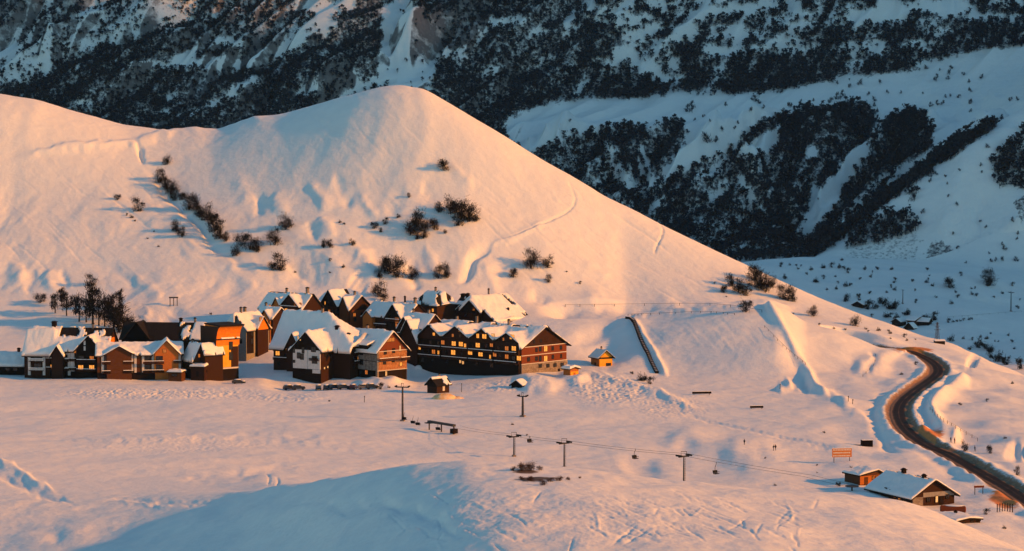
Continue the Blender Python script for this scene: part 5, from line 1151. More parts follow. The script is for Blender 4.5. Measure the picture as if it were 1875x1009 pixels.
H.wins('L', [(148, 672.5), (168, 672.5)], 2.2, 1.8, 'lit_a', d=2.02, panes=3); H.wins('L', [(168, 655.5)], 1.8, 1.6, 'lit_b', d=2.02, panes=3); H.wins('L', [(149, 656)], 2.4, 2.0, None, d=2.02); H.grid('L', 1, 31, (3.8, 7.4, 10.0), 3.2, 1.4, 1.7, .02, .3, 1); [H.balcony('L', q0, q0 + 4.2, z, 1.0, 'wood_dark', d=.02) for q0 in (1.0, 12.5, 20.5) for z in (2.6, 6.2)]
c, _ = H.face('L', 133, 660); H.band('L', c - .8, c + .8, 2, 9.6, 'plaster', .3, 'pillar')
b = MB(); b.box(2, 9, -.12, .05, 12.4, 15.0); H.part('painted_lit_strip', b, 'paint_orange'); H.chimney(7, 24, 1.8, 1.6, 'wood_black'); H.chimney(7, 8, 1.2)  # orange paint puts the light into a strip of the gable end

# ---- low house at the left edge
H = House('low_snowed_house', 'low dark house with thick roof snow at the left edge of the village', 44, 688, 5, 818, seed=10)
H.block(0, 12, 0, 22, 4.4, 8.6, 'y', 'wood_black', ov=1.1, gov=.6); H.roofs(.6, 1.0, rag=.7); H.chimney(6, 4, 1.6, 1.0, 'wood_brown'); H.wins('L', [(28, 676), (14, 676)], 1.8, 1.4, None); H.door('L', 8, 0)

# ---- back rows
H = House('back_chalet', 'dark back-row chalet with a lit round-headed end wall and snow on its left roof', 554, 604, 40, 886, seed=11)
H.block(0, 12, 0, 26, 9.5, 15.5, 'y', 'wood_dark', ov=1.2, gov=.9); H.block(-1.2, 6, 1, 12, 10.4, 15.2, 'x', 'wood_dark', ov=.8, gov=.8, gable='wood_dark', name='front_gable'); H.block(-.8, 6, 13, 18, 9.8, 13.6, 'x', 'wood_brown', ov=.7, gov=.7, gable='wood_orange', name='small_gable')
H.roofs(.55, .6, bare=lambda x, y, n: (x > 5) & (n > -.1)); H.wins('L', [(524, 569)], 1.8, 2.6, 'lit_a', d=1.22); H.wins('L', [(497, 565)], 3.2, 3.4, 'lit_b', d=.82); H.wins('L', [(550, 559)], 1.4, 2.4, 'lit_b', d=.02); H.wins('L', [(538, 575), (510, 575)], 1.4, 1.8, None, d=1.22); H.grid('L', 2, 11, (8.0, 11.0), 3, 1.3, 1.6, 1.22, .4, 1); H.balcony('L', 1.5, 11.5, 9.2, 1.0, 'wood_dark', d=1.2); H.grid('L', 18.5, 25, (6.5,), 3, 1.3, 1.5, .02, .3, 2); H.chimney(6, 3, 2.2, 1.1); H.chimney(6, 16, 1.4)
H = House('brown_back_house', 'brown gabled back-row house right of the back chalet, behind the broad snow roof', 640, 602, 48, 892, seed=12)
H.block(0, 13, 0, 26, 8.5, 14.2, 'y', 'wood_dark', ov=1.0, gov=.8); H.block(-.8, 8, 8, 19, 10.5, 16.5, 'x', 'wood_dark', ov=.8, gov=.8, gable='wood_black', name='front_gable'); H.block(-.5, 7, .5, 6.5, 9.2, 14.0, 'x', 'wood_brown', ov=.7, gov=.7, gable='wood_brown', name='small_gable')
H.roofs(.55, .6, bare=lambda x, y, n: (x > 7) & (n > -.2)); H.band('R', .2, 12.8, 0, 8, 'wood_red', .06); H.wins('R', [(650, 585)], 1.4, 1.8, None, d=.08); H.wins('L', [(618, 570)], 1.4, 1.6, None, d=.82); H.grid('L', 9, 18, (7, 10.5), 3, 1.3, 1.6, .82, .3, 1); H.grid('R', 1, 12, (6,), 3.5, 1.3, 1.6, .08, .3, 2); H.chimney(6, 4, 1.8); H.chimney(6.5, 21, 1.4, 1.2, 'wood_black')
H = House('dark_gabled_house', 'dark gabled house with a blue-white snow roof in the centre of the village', 744, 622, 45, 872, seed=13)
H.block(0, 13, 0, 27, 9.5, 15.2, 'y', 'wood_dark', ov=1.1, gov=.8); H.block(-1.0, 7, 2, 11.5, 9.6, 15.0, 'x', 'wood_black', ov=.8, gov=.8, gable='wood_black', name='front_gable'); H.block(-2, 5, 20, 26, 9.0, 11.5, 'x', 'wood_orange', ov=.6, gov=.6, name='side_wing')
H.roofs(.55, .65, bare=lambda x, y, n: (x > 6) & (n > -.35)); H.wins('L', [(727, 586)], 2.6, 2.4, 'lit_b', d=1.02); H.wins('L', [(693, 594), (710, 600)], 1.6, 1.6, None, d=.02); H.grid('L', 3, 11, (6, 9.5, 11.8), 2.8, 1.3, 1.6, 1.02, .4, 1); H.balcony('L', 2.4, 11.2, 7.6, 1.0, 'wood_dark', d=1.0); H.balcony('L', 12, 20, 5.0, 1.0, 'wood_dark'); H.grid('L', 12, 20, (6.5,), 3, 1.3, 1.5, .02, .35, 2); H.grid('R', 1, 12, (3, 6.5), 3.5, 1.3, 1.6, .02, .3, 3); H.chimney(6.5, 1.5, 2.0, 1.0); H.chimney(6.5, 15, 1.8); H.chimney(6.5, 8, 2.4, .6, 'wood_black')
H = House('large_back_lodge', 'largest back-row lodge with a sunlit roof slope behind the long dark block', 906, 628, 38, 893, seed=14)
H.block(0, 24, 0, 26, 10.0, 20.0, 'x', 'wood_dark', ov=1.4, gov=1.2); H.block(3, 11, 14, 24, 15.5, 19.0, 'y', 'roof_brown', ov=.8, gov=.8, name='upper_wing'); H.block(-2.2, 8, 7, 17, 14.0, 18.4, 'x', 'wood_dark', ov=1, gov=.9, gable='wood_black', name='front_gable'); H.block(2, 22, 26, 48, 8.0, 14.6, 'y', 'wood_brown', ov=1.2, gov=.3, name='long_wing')
H.roofs(.6, .7, bare=lambda x, y, n: ((y > 14) & (x > 4) & (n > -.25)) | ((x > 20) & (n > .15)), soft=2); H.wins('L', [(853, 577)], 1.6, 1.8, None, d=2.25); H.wins('L', [(832, 590), (880, 595)], 1.6, 1.6, None, d=.02); H.grid('L', 8, 16, (12, 14.6), 3, 1.3, 1.6, 2.22, .3, 1); H.grid('L', 27, 47, (5.5,), 3.4, 1.3, 1.5, -1.98, .3, 2); H.chimney(6, 20, 2.2, 1.2, 'wood_black'); H.chimney(8, 24, 1.8, 2.0, 'wood_black'); H.chimney(12, 13, 2.4, .6); H.chimney(8, 36, 2.0); H.chimney(14, 3.5, 1.5, .7, 'wood_black')

H = House('linking_house', 'brown timber house wedged between the stone chalet and the long dark block', 778, 655, 42, 838, seed=24)
H.block(0, 11, 0, 15, 12.5, 17.5, 'y', 'wood_dark', ov=1.0, gov=.8); H.block(-1.2, 6, 7, 14, 12.0, 16.5, 'x', 'wood_brown', ov=.8, gov=.8, gable='wood_dark', name='front_gable')
H.roofs(.5, .6); H.grid('L', .8, 14.5, (4, 7.2, 10.4), 3, 1.4, 1.6, 1.22, .45, 1); [H.balcony('L', .8, 14, z, 1.0, 'wood_dark', d=1.2) for z in (5.4, 8.8)]; H.chimney(5.5, 3, 1.8); H.chimney(5.5, 12, 1.4, .6)
H = House('tiered_dark_house', 'dark tiered house with a flat upper storey in the middle of the back row', 800, 604, 44, 897, seed=25)
H.block(0, 14, 0, 24, 10.5, 11.2, 'y', 'wood_dark', ov=.7, gov=.7); H.block(2.5, 11, 3, 12, 14.0, 16.5, 'y', 'roof_brown', ov=.7, gov=.7, name='upper_storey')
H.roofs(.55, .5, rag=.4, bare=lambda x, y, n: n > .3); H.grid('L', 1, 23, (5, 8.5), 3, 1.3, 1.6, .02, .3, 1); H.chimney(4, 15, 2.0, .9); H.chimney(9, 19, 1.6, 1.2, 'wood_black'); H.chimney(6, 7, 1.8, .7)
H = House('small_rear_house', 'small dark house peeping between the broad snow roof and the grey gabled house', 500, 618, 40, 872, seed=26)
H.block(0, 9, 0, 11, 8.5, 12.5, 'y', 'wood_dark', ov=.9, gov=.7); H.block(-.8, 5, 1, 7, 8.4, 11.8, 'x', 'wood_orange', ov=.7, gov=.7, gable='wood_orange', name='front_gable'); H.roofs(.5, .6); H.grid('L', 1, 10, (4.5, 7.2), 3, 1.3, 1.6, .82, .4, 1); H.chimney(4.5, 9, 1.5)

# ---- small huts
H = House('yellow_hut', 'small bright yellow hut with a dark gabled roof right of the long dark block', 1097, 675, 66, 829, 'hut', seed=15)
H.block(0, 6.0, 0, 7.5, 4.9, 7.4, 'y', 'wood_orange', ov=.9, gov=.9, gable='paint_yellow'); H.band('R', .15, 5.85, .3, 4.0, 'paint_yellow', .08); H.band('R', 0, 6.1, 4.0, 4.5, 'wood_black', .5, 'eave_shade_band'); H.roofs(.35, .25, rag=.3); H.window('R', 4.2, 1.5, 2.2, 1.3, None, .1); H.chimney(3, 4, .8, .5); H.door('L', 3.5, 0)  # black band stands for the shade under the hut's eave
H = House('lit_shed', 'little snow-topped shed glowing orange against the stone base of the long block', 1044, 692, 50, 797, 'hut', seed=16)
H.block(0, 4.4, 0, 4, 3.6, 4.2, 'y', 'wood_orange', ov=.7, gov=.6); H.band('R', .2, 4.2, .2, 2.4, 'paint_yellow', .06); H.roofs(.35, .9, rag=.8); H.door('R', 2.2, .1, 1.0, 1.9, 'wood_orange', d=.07)
H = House('ski_cabin', 'small dark log cabin with a snowy gable roof above an orange-lit snowbank', 800, 717, 42, 757, 'cabin', seed=17)
H.block(0, 6.6, 0, 5.0, 2.9, 5.2, 'x', 'wood_dark', ov=.8, gov=.8, gable='wood_black'); H.roofs(.35, .35, rag=.3, bare=lambda x, y, n: (y < 1.6) & (n > 0)); H.door('R', 3.6, 0, 1.1, 2.0, 'trim'); H.window('R', 5.6, 1.6, .9, 1.0, None, .02); H.chimney(4, 2.6, .9, .4)
H = House('buried_hut', 'tiny dark hut half buried in snowdrifts below the long block', 955, 713, 30, 768, 'hut', seed=18)
H.block(0, 4.6, 0, 4.4, 1.9, 3.4, 'x', 'wood_black', ov=.8, gov=.6); H.roofs(.35, .4, rag=.1); H.door('L', 2.2, 0, .9, 1.7); H.window('R', 2.4, 1.1, .8, .7, None, .02)
H = House('covered_kiosk', 'small snow-capped kiosk at the right end of the low chalet row', 309, 694, 12, 796, 'kiosk', seed=19)
H.block(0, 4.5, -5.2, .2, 2.8, 3.1, 'y', 'wood_brown', ov=.4, gov=.4); H.roofs(.35, .7, rag=.9); H.window('L', -2.4, 1.6, 2.4, 1.1, None, .02); H.door('R', 2, 0, .9, 1.9)
H = House('dark_kiosk', 'dark snow-capped hut beside the orange building entrance', 372, 690, 16, 797, 'hut', seed=20)
H.block(0, 5, -.5, 5.2, 4.0, 4.4, 'y', 'wood_dark', ov=.4, gov=.4); H.roofs(.35, .8, rag=.9); H.door('L', 2.4, 0, 1.1, 2.1); H.window('R', 2.5, 2, 1, 1, None, .55)

# ---- right-hand lodge group by the road
H = House('wooden_barn', 'low orange timber barn with flat snow roof left of the big snow-roofed lodge', 1574, 889, 62, None, 'barn', seed=21)
H.block(0, 7.6, 0, 6.2, 2.7, 3.7, 'y', 'wood_brown', ov=.5, gov=.5, rp=.75); H.band('R', .1, 7.5, .2, 2.3, 'wood_orange', .06); H.roofs(.3, .35, rag=.7)
for x in (4.2, 5.3, 6.3): H.window('R', x, 1.7, .7, 1.0, 'lit_b', .08)
H.door('R', 2.0, 0, 1.1, 2.0, 'wood_brown', d=.07)
H = House('snow_roofed_lodge', 'broad lodge with one big blue snow slope beside the road', 1671, 929, 64, 492, 'lodge', seed=22)
H.block(0, 12.5, 0, 17.5, 2.7, 6.4, 'y', 'wood_dark', ov=1.1, gov=.9); H.band('R', -.05, 3.0, -3, 2.3, 'stone', .12, 'stone_base'); H.band('L', .1, 17.4, -3, .9, 'stone', .1, 'stone_base'); H.band('R', 3.1, 12.4, 2.2, 3.3, 'plaster_grey', .07)
H.roofs(.4, .42, rag=.8, bare=lambda x, y, n: ((x > 5.6) & (x < 7.4) & (y > 1) & (n > -.6)) | ((x > 7) & (y > 8) & (n > -.1)))
H.wins('L', [(1631, 902), (1639, 906), (1647, 910)], 1.0, 1.5, 'lit_b', d=.02); H.wins('L', [(1622, 898)], 1.0, 1.5, None, d=.02); H.wins('R', [(1715, 914)], .9, 1.7, 'lit_c', d=.08, panes=1); H.wins('R', [(1700, 915), (1735, 909)], 1.1, 1.1, None, d=.08); H.chimney(6.3, 12, .7, .9, 'wood_black'); H.chimney(5.8, 3.2, .7, .8, 'wood_black'); H.door('R', 8.6, 0, d=.08)
H = House('low_roofed_shed', 'low long shed with a nearly flat snow roof right of the lodge', 1751, 966, 62, 463, 'shed', seed=23)
H.block(0, 7.0, 0, 7.5, 1.6, 2.0, 'y', 'wood_dark', ov=.5, gov=.5); H.roofs(.35, .35, rag=.9); H.wins('R', [(1765, 958), (1780, 955), (1793, 952)], .8, .6, None, d=.02); H.chimney(4, 5, .5, .5, 'wood_black'); H.door('R', 6.2, 0, .8, 1.4)

# ---- hamlet far down the valley
for i, (u, v, a, L, W, e, r_, mt, lb) in enumerate([(1648, 598, 40, 9, 12, 5, 8, 'wood_black', 'small dark snow-roofed house at the left of the far hamlet'), (1675, 598, 55, 10, 13, 6, 9, 'wood_brown', 'brown house in the middle of the far hamlet'), (1672, 604, 35, 9, 9, 2.5, 7, 'wood_black', 'dark steep gabled hut in front of the brown hamlet house'), (1700, 596, 30, 12, 10, 4, 7, 'wood_black', 'dark house at the right end of the far hamlet'), (1580, 565, 40, 12, 9, 4, 7, 'wood_black', 'dark farm building peeking over the hill crest')]):
    p = hit(u, v, 1150); H = House('hamlet_house', lb, u, v, a, p.y, 'house', 'houses of the far hamlet', seed=30 + i)
    W, L, e, r_ = W * .75, L * .75, e * .75, r_ * .75
    H.block(0, W, 0, L, e, r_, 'x' if i % 2 == 0 else 'y', mt, ov=.9, gov=.7); H.roofs(.8, .4, rag=.3); H.window('R', W / 2, e * .5, 1.4, 1.4, None, .02); H.window('L', L / 2, e * .5, 1.4, 1.4, None, .02); H.door('R', W * .2, 0)
# ------------------------------------------------------------------ ski lift
def gpos(u, v, y):
    t, _ = ray(u, v); x = t * y; return Vector((x, y, float(height(x, y))))
def hgt(p, vtop):                          # height of something standing at p whose top shows at image row vtop
    u, _ = project(p.x, p.y, p.z); t, s = ray(u, vtop); return CAMH + s * p.y - p.z
def pylon(p, h_, arm, ang, label, group=None, r=.32, ladder=True, head=True):
    o = empty('lift_pylon', p, ang); tag(o, label, 'lift pylon', group)
    b = MB(); b.tube([(0, 0, -1.5), (0, 0, h_ * .5), (0, 0, h_)], [r, r * .85, r * .65], 10); b.build('mast', M['metal'], o, True)
    b = MB(); b.box(-r * 1.9, r * 1.9, -r * 1.9, r * 1.9, -1.2, .45); b.build('footing', M['stone'], o)
    b = MB(); b.box(-.18, .18, -arm, arm, h_ - .15, h_ + .2); b.build('crossarm', M['metal'], o)
    if head:
        for sgn in (-1, 1):
            b = MB(); b.box(-1.1, 1.1, sgn * arm - .12, sgn * arm + .12, h_ + .21, h_ + .42)
            for k in range(4): b.tube([(-.9 + .6 * k, sgn * arm - .16, h_ + .3), (-.9 + .6 * k, sgn * arm + .16, h_ + .3)], .24, 10)
            b.build('pulley_set', M['rubber'], o)
        b = MB(); b.tube([(-.5, -.5, h_ + .2), (-.5, -.5, h_ + 1.3), (.5, .5, h_ + 1.3), (.5, .5, h_ + .2)], .09, 6); b.build('service_frame', M['metal'], o)
    if ladder:
        b = MB()
        for k in (-.22, .22): b.tube([(r + .2, k, .6), (r * .7 + .2, k, h_ - .2)], .04, 5)
        for i in range(int(h_ / .6)): b.tube([(r + .18, -.22, .8 + i * .6), (r + .18, .22, .8 + i * .6)], .03, 4)
        b.build('ladder', M['metal'], o)
    return o
PY = [(941, 836, None, 800), (1033, 862, 552, 812), (1252, 885, None, 836)]
tops = []; st_ = hit(838, 796, 430)
Lab = ['leftmost chairlift pylon of the row along the plain, bushes of snow at its foot', 'slim leaning-looking chairlift pylon rising behind the near brow, middle of the row', 'stout chairlift pylon with a concrete foot, rightmost of the row along the plain']
lang = None
bases = [hit(u, v, 430) if y is None else gpos(u, v, y) for u, v, y, vt in PY]
dirv = (bases[2] - bases[0]); lang = math.atan2(dirv.y, dirv.x)
for p, (u, v, y, vt), lb in zip(bases, PY, Lab):
    h_ = hgt(p, vt); pylon(p, h_, 1.7, lang, lb, 'chairlift pylons on the plain', .23); tops.append(p + Vector((0, 0, h_ + .55)))
endp = gpos(1560, 893, 508); eh = hgt(endp, 889); 
side = Vector((-math.sin(lang), math.cos(lang), 0)) * 1.7
def sag(a, b, s, n=14): return [a.lerp(b, i / n) - Vector((0, 0, 4 * s * (i / n) * (1 - i / n))) for i in range(n + 1)]
path = [st_ + Vector((0, 0, 2.4))] + tops + [gpos(1480, 880, 520) + Vector((0, 0, 2.2)), endp + Vector((0, 0, 1.2))]
for k, nm in ((-1, 'nearer'), (1, 'farther')):
    pts = []
    for a, b in zip(path[:-1], path[1:]): pts += sag(a + side * k, b + side * k, (b - a).length * .006)[:-1]
    pts.append(path[-1] + side * k); b = MB(); b.tube(pts, .035, 5)
    tag(b.build('lift_cable', M['metal']), f'thin haul rope of the chairlift, the {nm} of two strung between pylons', 'cable')
o = empty('return_wheel', endp, lang); tag(o, 'low return wheel post where the lift ropes end behind the barn', 'return wheel')
b = MB(); b.tube([(0, 0, -1), (0, 0, 1.0)], .2, 8); b.build('post', M['metal'], o); b = MB(); b.tube([(0, 0, 1.05), (0, 0, 1.25)], 1.7, 20); b.build('wheel', M['metal'], o)
def chair(p, top, label, ang=None):
    # hanger, seat, backrest and safety bar of a two-seat chair; p is the seat, top the rope height
    o = empty('lift_chair', p, lang if ang is None else ang); tag(o, label, 'lift chair', 'chairs of the chairlift')
    b = MB(); b.tube([(-.1, 0, top), (-.1, 0, top - .5), (-.55, 0, 1.6), (-.55, 0, .7), (-.3, 0, .05)], .07, 6); b.build('hanger', M['metal'], o)
    b = MB(); b.box(-.45, .35, -.75, .75, -.06, .06); b.build('seat', M['rubber'], o)
    b = MB(); b.prism([(-.5, .1), (-.38, .1), (-.55, .85), (-.67, .85)], -.75, .75, 'y'); b.build('backrest', M['rubber'], o)
    b = MB(); b.tube([(-.5, -.75, .5), (.45, -.75, .45), (.45, .75, .45), (-.5, .75, .5)], .04, 5); b.build('safety_bar', M['metal'], o)
    return o
def along(u, k):
    for a, b in zip(path[:-1], path[1:]):
        ua = project(*(a + side * k))[0]; ub = project(*(b + side * k))[0]
        if ua <= u <= ub: return (a + side * k).lerp(b + side * k, (u - ua) / (ub - ua)) - Vector((0, 0, .15))
for u, k, dn, lb in [(972, 1, 1.6, 'lift chair hanging low beside the leftmost pylon of the row'), (1167, 1, 2.6, 'lift chair hanging over the blue shade between two pylons'), (1312, -1, 3.0, 'lift chair hanging just right of the stout pylon')]:
    q = along(u, k); chair(q - Vector((0, 0, dn)), dn, lb)
# bottom station: boom on posts with parked chairs
a0 = hit(786, 787, 430); a1 = hit(831, 795, 430); dv = a1 - a0; L = dv.length
o = empty('lift_station', a0, math.atan2(dv.y, dv.x)); tag(o, 'dark open lift station beam on posts with a motor box', 'lift station')
b = MB(); b.prism([(0, 2.8), (L, 2.3), (L, 2.9), (0, 3.4)], -.5, .5, 'x'); b.v = [(x, y, z) for x, y, z in b.v]
b = MB(); b.box(-.3, L + .3, -.55, .55, 2.3, 2.95); b.build('beam', M['metal'], o)
for x in (0, L * .5, L):
    b = MB(); b.tube([(x, 0, -1.2), (x, 0, 2.3)], .22, 8); b.build('leg', M['metal'], o)
b = MB(); b.box(L - .8, L + .9, -.9, .9, .2, 1.6); b.build('motor_box', M['wood_black'], o)
b = MB(); b.tube([(0, 0, 2.1), (0, 0, 2.28)], 1.5, 20); b.build('wheel', M['metal'], o)
for u, v, lb in [(757, 778, 'parked lift chair left of the station, leftmost of two'), (766, 781, 'parked lift chair left of the station, closer to the beam'), (803, 790, 'parked lift chair under the station beam'), (741, 771, 'parked lift chair at the foot of the tall lift pole')]:
    p = hit(u, v, 430); chair(p + Vector((0, 0, .55)), 2.4, lb, 1.2)
p = hit(737, 771, 430); pylon(p, hgt(p, 709), 2.2, 1.35, 'tall T-shaped lift pole with a wide platform, left of the station', None, .36)
p = hit(957, 763, 430); pylon(p, hgt(p, 726), 1.5, 1.2, 'dark cross-shaped lift pylon below the snow heaps right of the log cabin', None, .42)
p = hit(1653, 556, 1150); pylon(p, hgt(p, 531), 2.0, .3, 'thin T pylon on the valley floor behind the hill crest, left of two', 'pylons on the valley floor', .35, False, False)
p = hit(1851, 570, 1150); pylon(p, hgt(p, 536), 3.2, .2, 'taller T pylon on the valley floor near the right edge', 'pylons on the valley floor', .45, False, True)
p = hit(1716, 626, 840); o = empty('power_pylon', p, .3); tag(o, 'lattice power pylon on the crest above the road bend', 'power pylon'); h_ = hgt(p, 590)
b = MB(); w = .9
for sx in (-1, 1):
    for sy in (-1, 1): b.tube([(sx * w, sy * w, -1), (sx * .18, sy * .18, h_)], .09, 5)
for i in range(6):
    f0, f1 = i / 6, (i + 1) / 6; q0, q1 = w + (.18 - w) * f0, w + (.18 - w) * f1
    for sy in (-1, 1): b.tube([(-q0, sy * q0, h_ * f0), (q1, sy * q1, h_ * f1)], .05, 4); b.tube([(q0, sy * q0, h_ * f0), (-q1, sy * q1, h_ * f1)], .05, 4)
b.build('lattice_mast', M['metal'], o)
for zz, ww in ((.62, 1.6), (.8, 1.3), (.95, 1.0)):
    b = MB(); b.box(-ww, ww, -.08, .08, h_ * zz - .08, h_ * zz + .08); b.build('crossarm', M['metal'], o)
p = hit(1720, 629, 840); o = empty('transformer_hut', p, .2); tag(o, 'low dark hut at the foot of the power pylon', 'hut')
b = MB(); b.box(-2.2, 2.2, -1.2, 1.2, -1, 1.2); b.build('wall', M['wood_black'], o); b = MB(); b.prism([(-1.5, 1.2), (1.5, 1.2), (0, 1.9)], -2.5, 2.5, 'x'); b.v = [(x, y, z + .003) for x, y, z in b.v]; b.build('roof', M['snow_roof'], o)
p = hit(318, 560, 860); o = empty('drag_lift_frame', p, .1); tag(o, 'dark open steel frame of a drag lift on the slope behind the village', 'lift frame'); h_ = hgt(p, 546)
for x in (-1.6, 0, 1.6):
    b = MB(); b.tube([(x, 0, -1), (x, 0, h_)], .2, 6); b.build('leg', M['metal'], o)
b = MB(); b.box(-2.1, 2.1, -.35, .35, h_, h_ + .6); b.build('beam', M['metal'], o)
for i, (u, v, vt) in enumerate([(667, 737, 726), (845, 718, 703), (1428, 712, 704), (1553, 735, 726), (1561, 740, 732)]):
    p = hit(u, v, 430); o = empty('marker_pole', p); tag(o, ['dark marker pole on the snow left of the tall lift pole', 'thin leaning post beside the log cabin', 'lone thin post on the drift right of the sledging slope', 'thin post at the edge of the right drift, left of a pair', 'thin post at the edge of the right drift, right of a pair'][i], 'pole')
    b = MB(); b.tube([(0, 0, -.5), (.1, 0, hgt(p, vt))], .12, 6); b.build('pole', M['metal'], o); b = MB(); b.lump((.1, 0, hgt(p, vt)), .2, .2, .25, 8, 5, .1, i); b.build('cap', M['rubber'], o)

# ------------------------------------------------------------------ parked cars
def make_car(label):
    o = empty('parked_car', (0, 0, 0)); tag(o, label, 'car', 'cars parked below the stone chalet')
    b = MB(); b.prism([(-2.2, .35), (2.2, .35), (2.25, .75), (2.1, .95), (1.1, 1.02), (.5, 1.5), (-1.5, 1.52), (-2.1, 1.05), (-2.25, .7)], -.85, .85, 'y'); body = b.build('body', M['car0'], o)
    b = MB()
    for sy in (-1, 1): b.prism([(-1.75, 1.08), (.85, 1.08), (.42, 1.44), (-1.42, 1.45)], sy * .86 - .012, sy * .86 + .012, 'y')
    b.build('side_window', M['glass'], body)
    b = MB(); b.add([(1.06, -.75, 1.06), (1.06, .75, 1.06), (.56, .7, 1.46), (.56, -.7, 1.46)], [(0, 1, 2, 3)]); b.v = [(x + .02, y, z + .02) for x, y, z in b.v]; b.build('windscreen', M['glass'], body)
    for x in (-1.4, 1.4):
        for sy in (-1, 1):
            b = MB(); b.tube([(x, sy * .70, .34), (x, sy * .9, .34)], .34, 14); wl_ = b.build('wheel', M['rubber'], o); b = MB(); b.tube([(x, sy * .9, .34), (x, sy * .92, .34)], .18, 10); b.build('rim', M['metal'], wl_)
    for sy in (-1, 1):
        b = MB(); b.lump((2.2, sy * .62, .72), .07, .16, .09, 8, 4, 0, 0); b.build('headlight', M['trim'], o)
    b = MB(); b.box(-2.28, -2.2, -.8, .8, .42, .6); b.build('bumper', M['rubber'], o)
    b = MB(); b.lump((-.45, 0, 1.52), 1.15, .8, .22, 14, 6, .1, 5); b.build('roof_snow', M['snow_roof'], o, True)
    return o
c0 = make_car('x')
CARS = [(530, 714, .2, 0, 'dark low car at the left end of the parked row'), (547, 714, .1, 3, 'dark car with a rounded roof, second from the left in the parked row'), (583, 714, 1.5, 2, 'pale car with a snowy bonnet seen end-on in the parked row'), (598, 714, 1.4, 0, 'dark car right of the pale end-on one in the parked row'), (613, 713, .3, 3, 'small dark car in the middle of the parked row'),
        (630, 713, .15, 0, 'dark hatchback left of the one with an orange glint in the parked row'), (647, 713, 1.3, 1, 'reddish car end-on in the right half of the parked row'), (667, 713, .1, 2, 'grey car with roof snow right of the reddish one'), (681, 712, .2, 0, 'dark car next to the bushy end of the parked row')]
for i, (u, v, rz, ci, lb) in enumerate(CARS):
    c = c0 if i == 0 else clone(c0); p = hit(u, v, 430); c.location = p; c.scale = (1.1, 1.15, 1.3); c.rotation_euler = (0, 0, rz + .12); c['label'] = lb
    for ch in c.children:
        if ch.name.startswith('body') and ci: ch.data = ch.data.copy(); ch.data.materials[0] = M['car%d' % ci]
for i, (u, v, w_, lb) in enumerate([(697, 713, 15, 'round dark bush at the right end of the parked cars'), (712, 710, 6, 'small dark bush between the parked cars and the tall lift pole'), (603, 735, 5, 'small dark tuft on the snowbank below the parked cars')]): bush(u, v, w_, i, lb, None, 430)
# snowed-in vehicle by the village entrance
p = hit(437, 702, 430); o = clone(c0); o.location = p - Vector((0, 0, .2)); o.rotation_euler = (.0, .04, .25); o.scale = (1.15, 1.15, 1.1); tag(o, 'snow-covered vehicle standing alone at the village entrance', 'car'); del o['group']; o['label'] = 'snow-covered vehicle standing alone at the village entrance'
b = MB(); b.lump((1.5, 0, 1.05), .75, .8, .2, 12, 6, .1, 3); b.build('bonnet_snow', M['snow_roof'], o, True)

# ------------------------------------------------------------------ signs, barriers, fences
def board(u0, u1, vt, vb, vfoot, label, rows=0, name='notice_board', mat='sign'):
    p = hit((u0 + u1) / 2, vfoot, 430); k = mpp(p); w = (u1 - u0) * k / 2; zt, zb = hgt(p, vt), hgt(p, vb)
    o = empty(name, p, .12); tag(o, label, 'sign' if name != 'snow_barrier' else 'barrier')
    b = MB(); b.box(-w, w, -.06, .06, zb, zt); pn = b.build('panel', M[mat], o)
    for sx in (-.8, .8):
        b = MB(); b.tube([(sx * w, .1, -.8), (sx * w, .1, zt - .1)], .1, 6); b.build('post', M['metal'], o)
    if rows:
        rr = random.Random(4); hh = (zt - zb) / rows
        for r_ in range(rows):
            b = MB(); x = -w * .92
            while x < w * .85:
                L_ = rr.uniform(.15, .5); b.box(x, min(x + L_, w * .92), -.075, -.062, zb + hh * (r_ + .28), zb + hh * (r_ + .7)); x += L_ + .1
            b.build('lettering', M['sign_pale'], pn)
    b = MB(); b.box(-w, w, -.12, .12, zt + .004, zt + .14); b.build('snow_cap', M['snow_roof'], o)
    return o
board(1523, 1560, 821, 837, 845, 'orange notice board with rows of pale lettering on two posts', 3)
board(1783, 1802, 889, 893, 905, 'small dark pointing sign on a post beside the road', 0, 'road_sign', 'wood_red')
board(1267, 1303, 717, 721, 723, 'long low dark barrier at the foot of the sledging slope, left of two', 0, 'snow_barrier', 'wood_black')
board(1373, 1398, 743, 747, 749, 'short low dark barrier at the foot of the sledging slope, right of two', 0, 'snow_barrier', 'wood_black')
p = hit(1587, 817, 430); k = mpp(p); o = empty('container', p, .1); tag(o, 'dark container with ribbed sides on the snow above the notice board', 'container')
b = MB(); b.box(-1.6, 1.6, -1, 1, -.3, 1.9); bd = b.build('body', M['wood_black'], o); b = MB()
for i in range(9): b.box(-1.5 + i * .36, -1.38 + i * .36, -1.07, -1.0, 0, 1.8)
b.build('side_ribs', M['wood_black'], bd); b = MB(); b.box(-1.65, 1.65, -1.05, 1.05, 1.904, 2.02); b.build('roof_snow', M['snow_roof'], o)
b = MB(); b.box(-4.0, -1.7, -.08, .08, .25, .5); b.tube([(-3.9, 0, -.4), (-3.9, 0, .5)], .08, 5); b.build('drawbar', M['metal'], o)
p = hit(1746, 932, 430) if True else 0; p = gpos(1745, 931, 482); o = empty('storage_tank', p, -.15); tag(o, 'snow-topped rusty storage tank lying between the lodge and the low shed', 'tank')
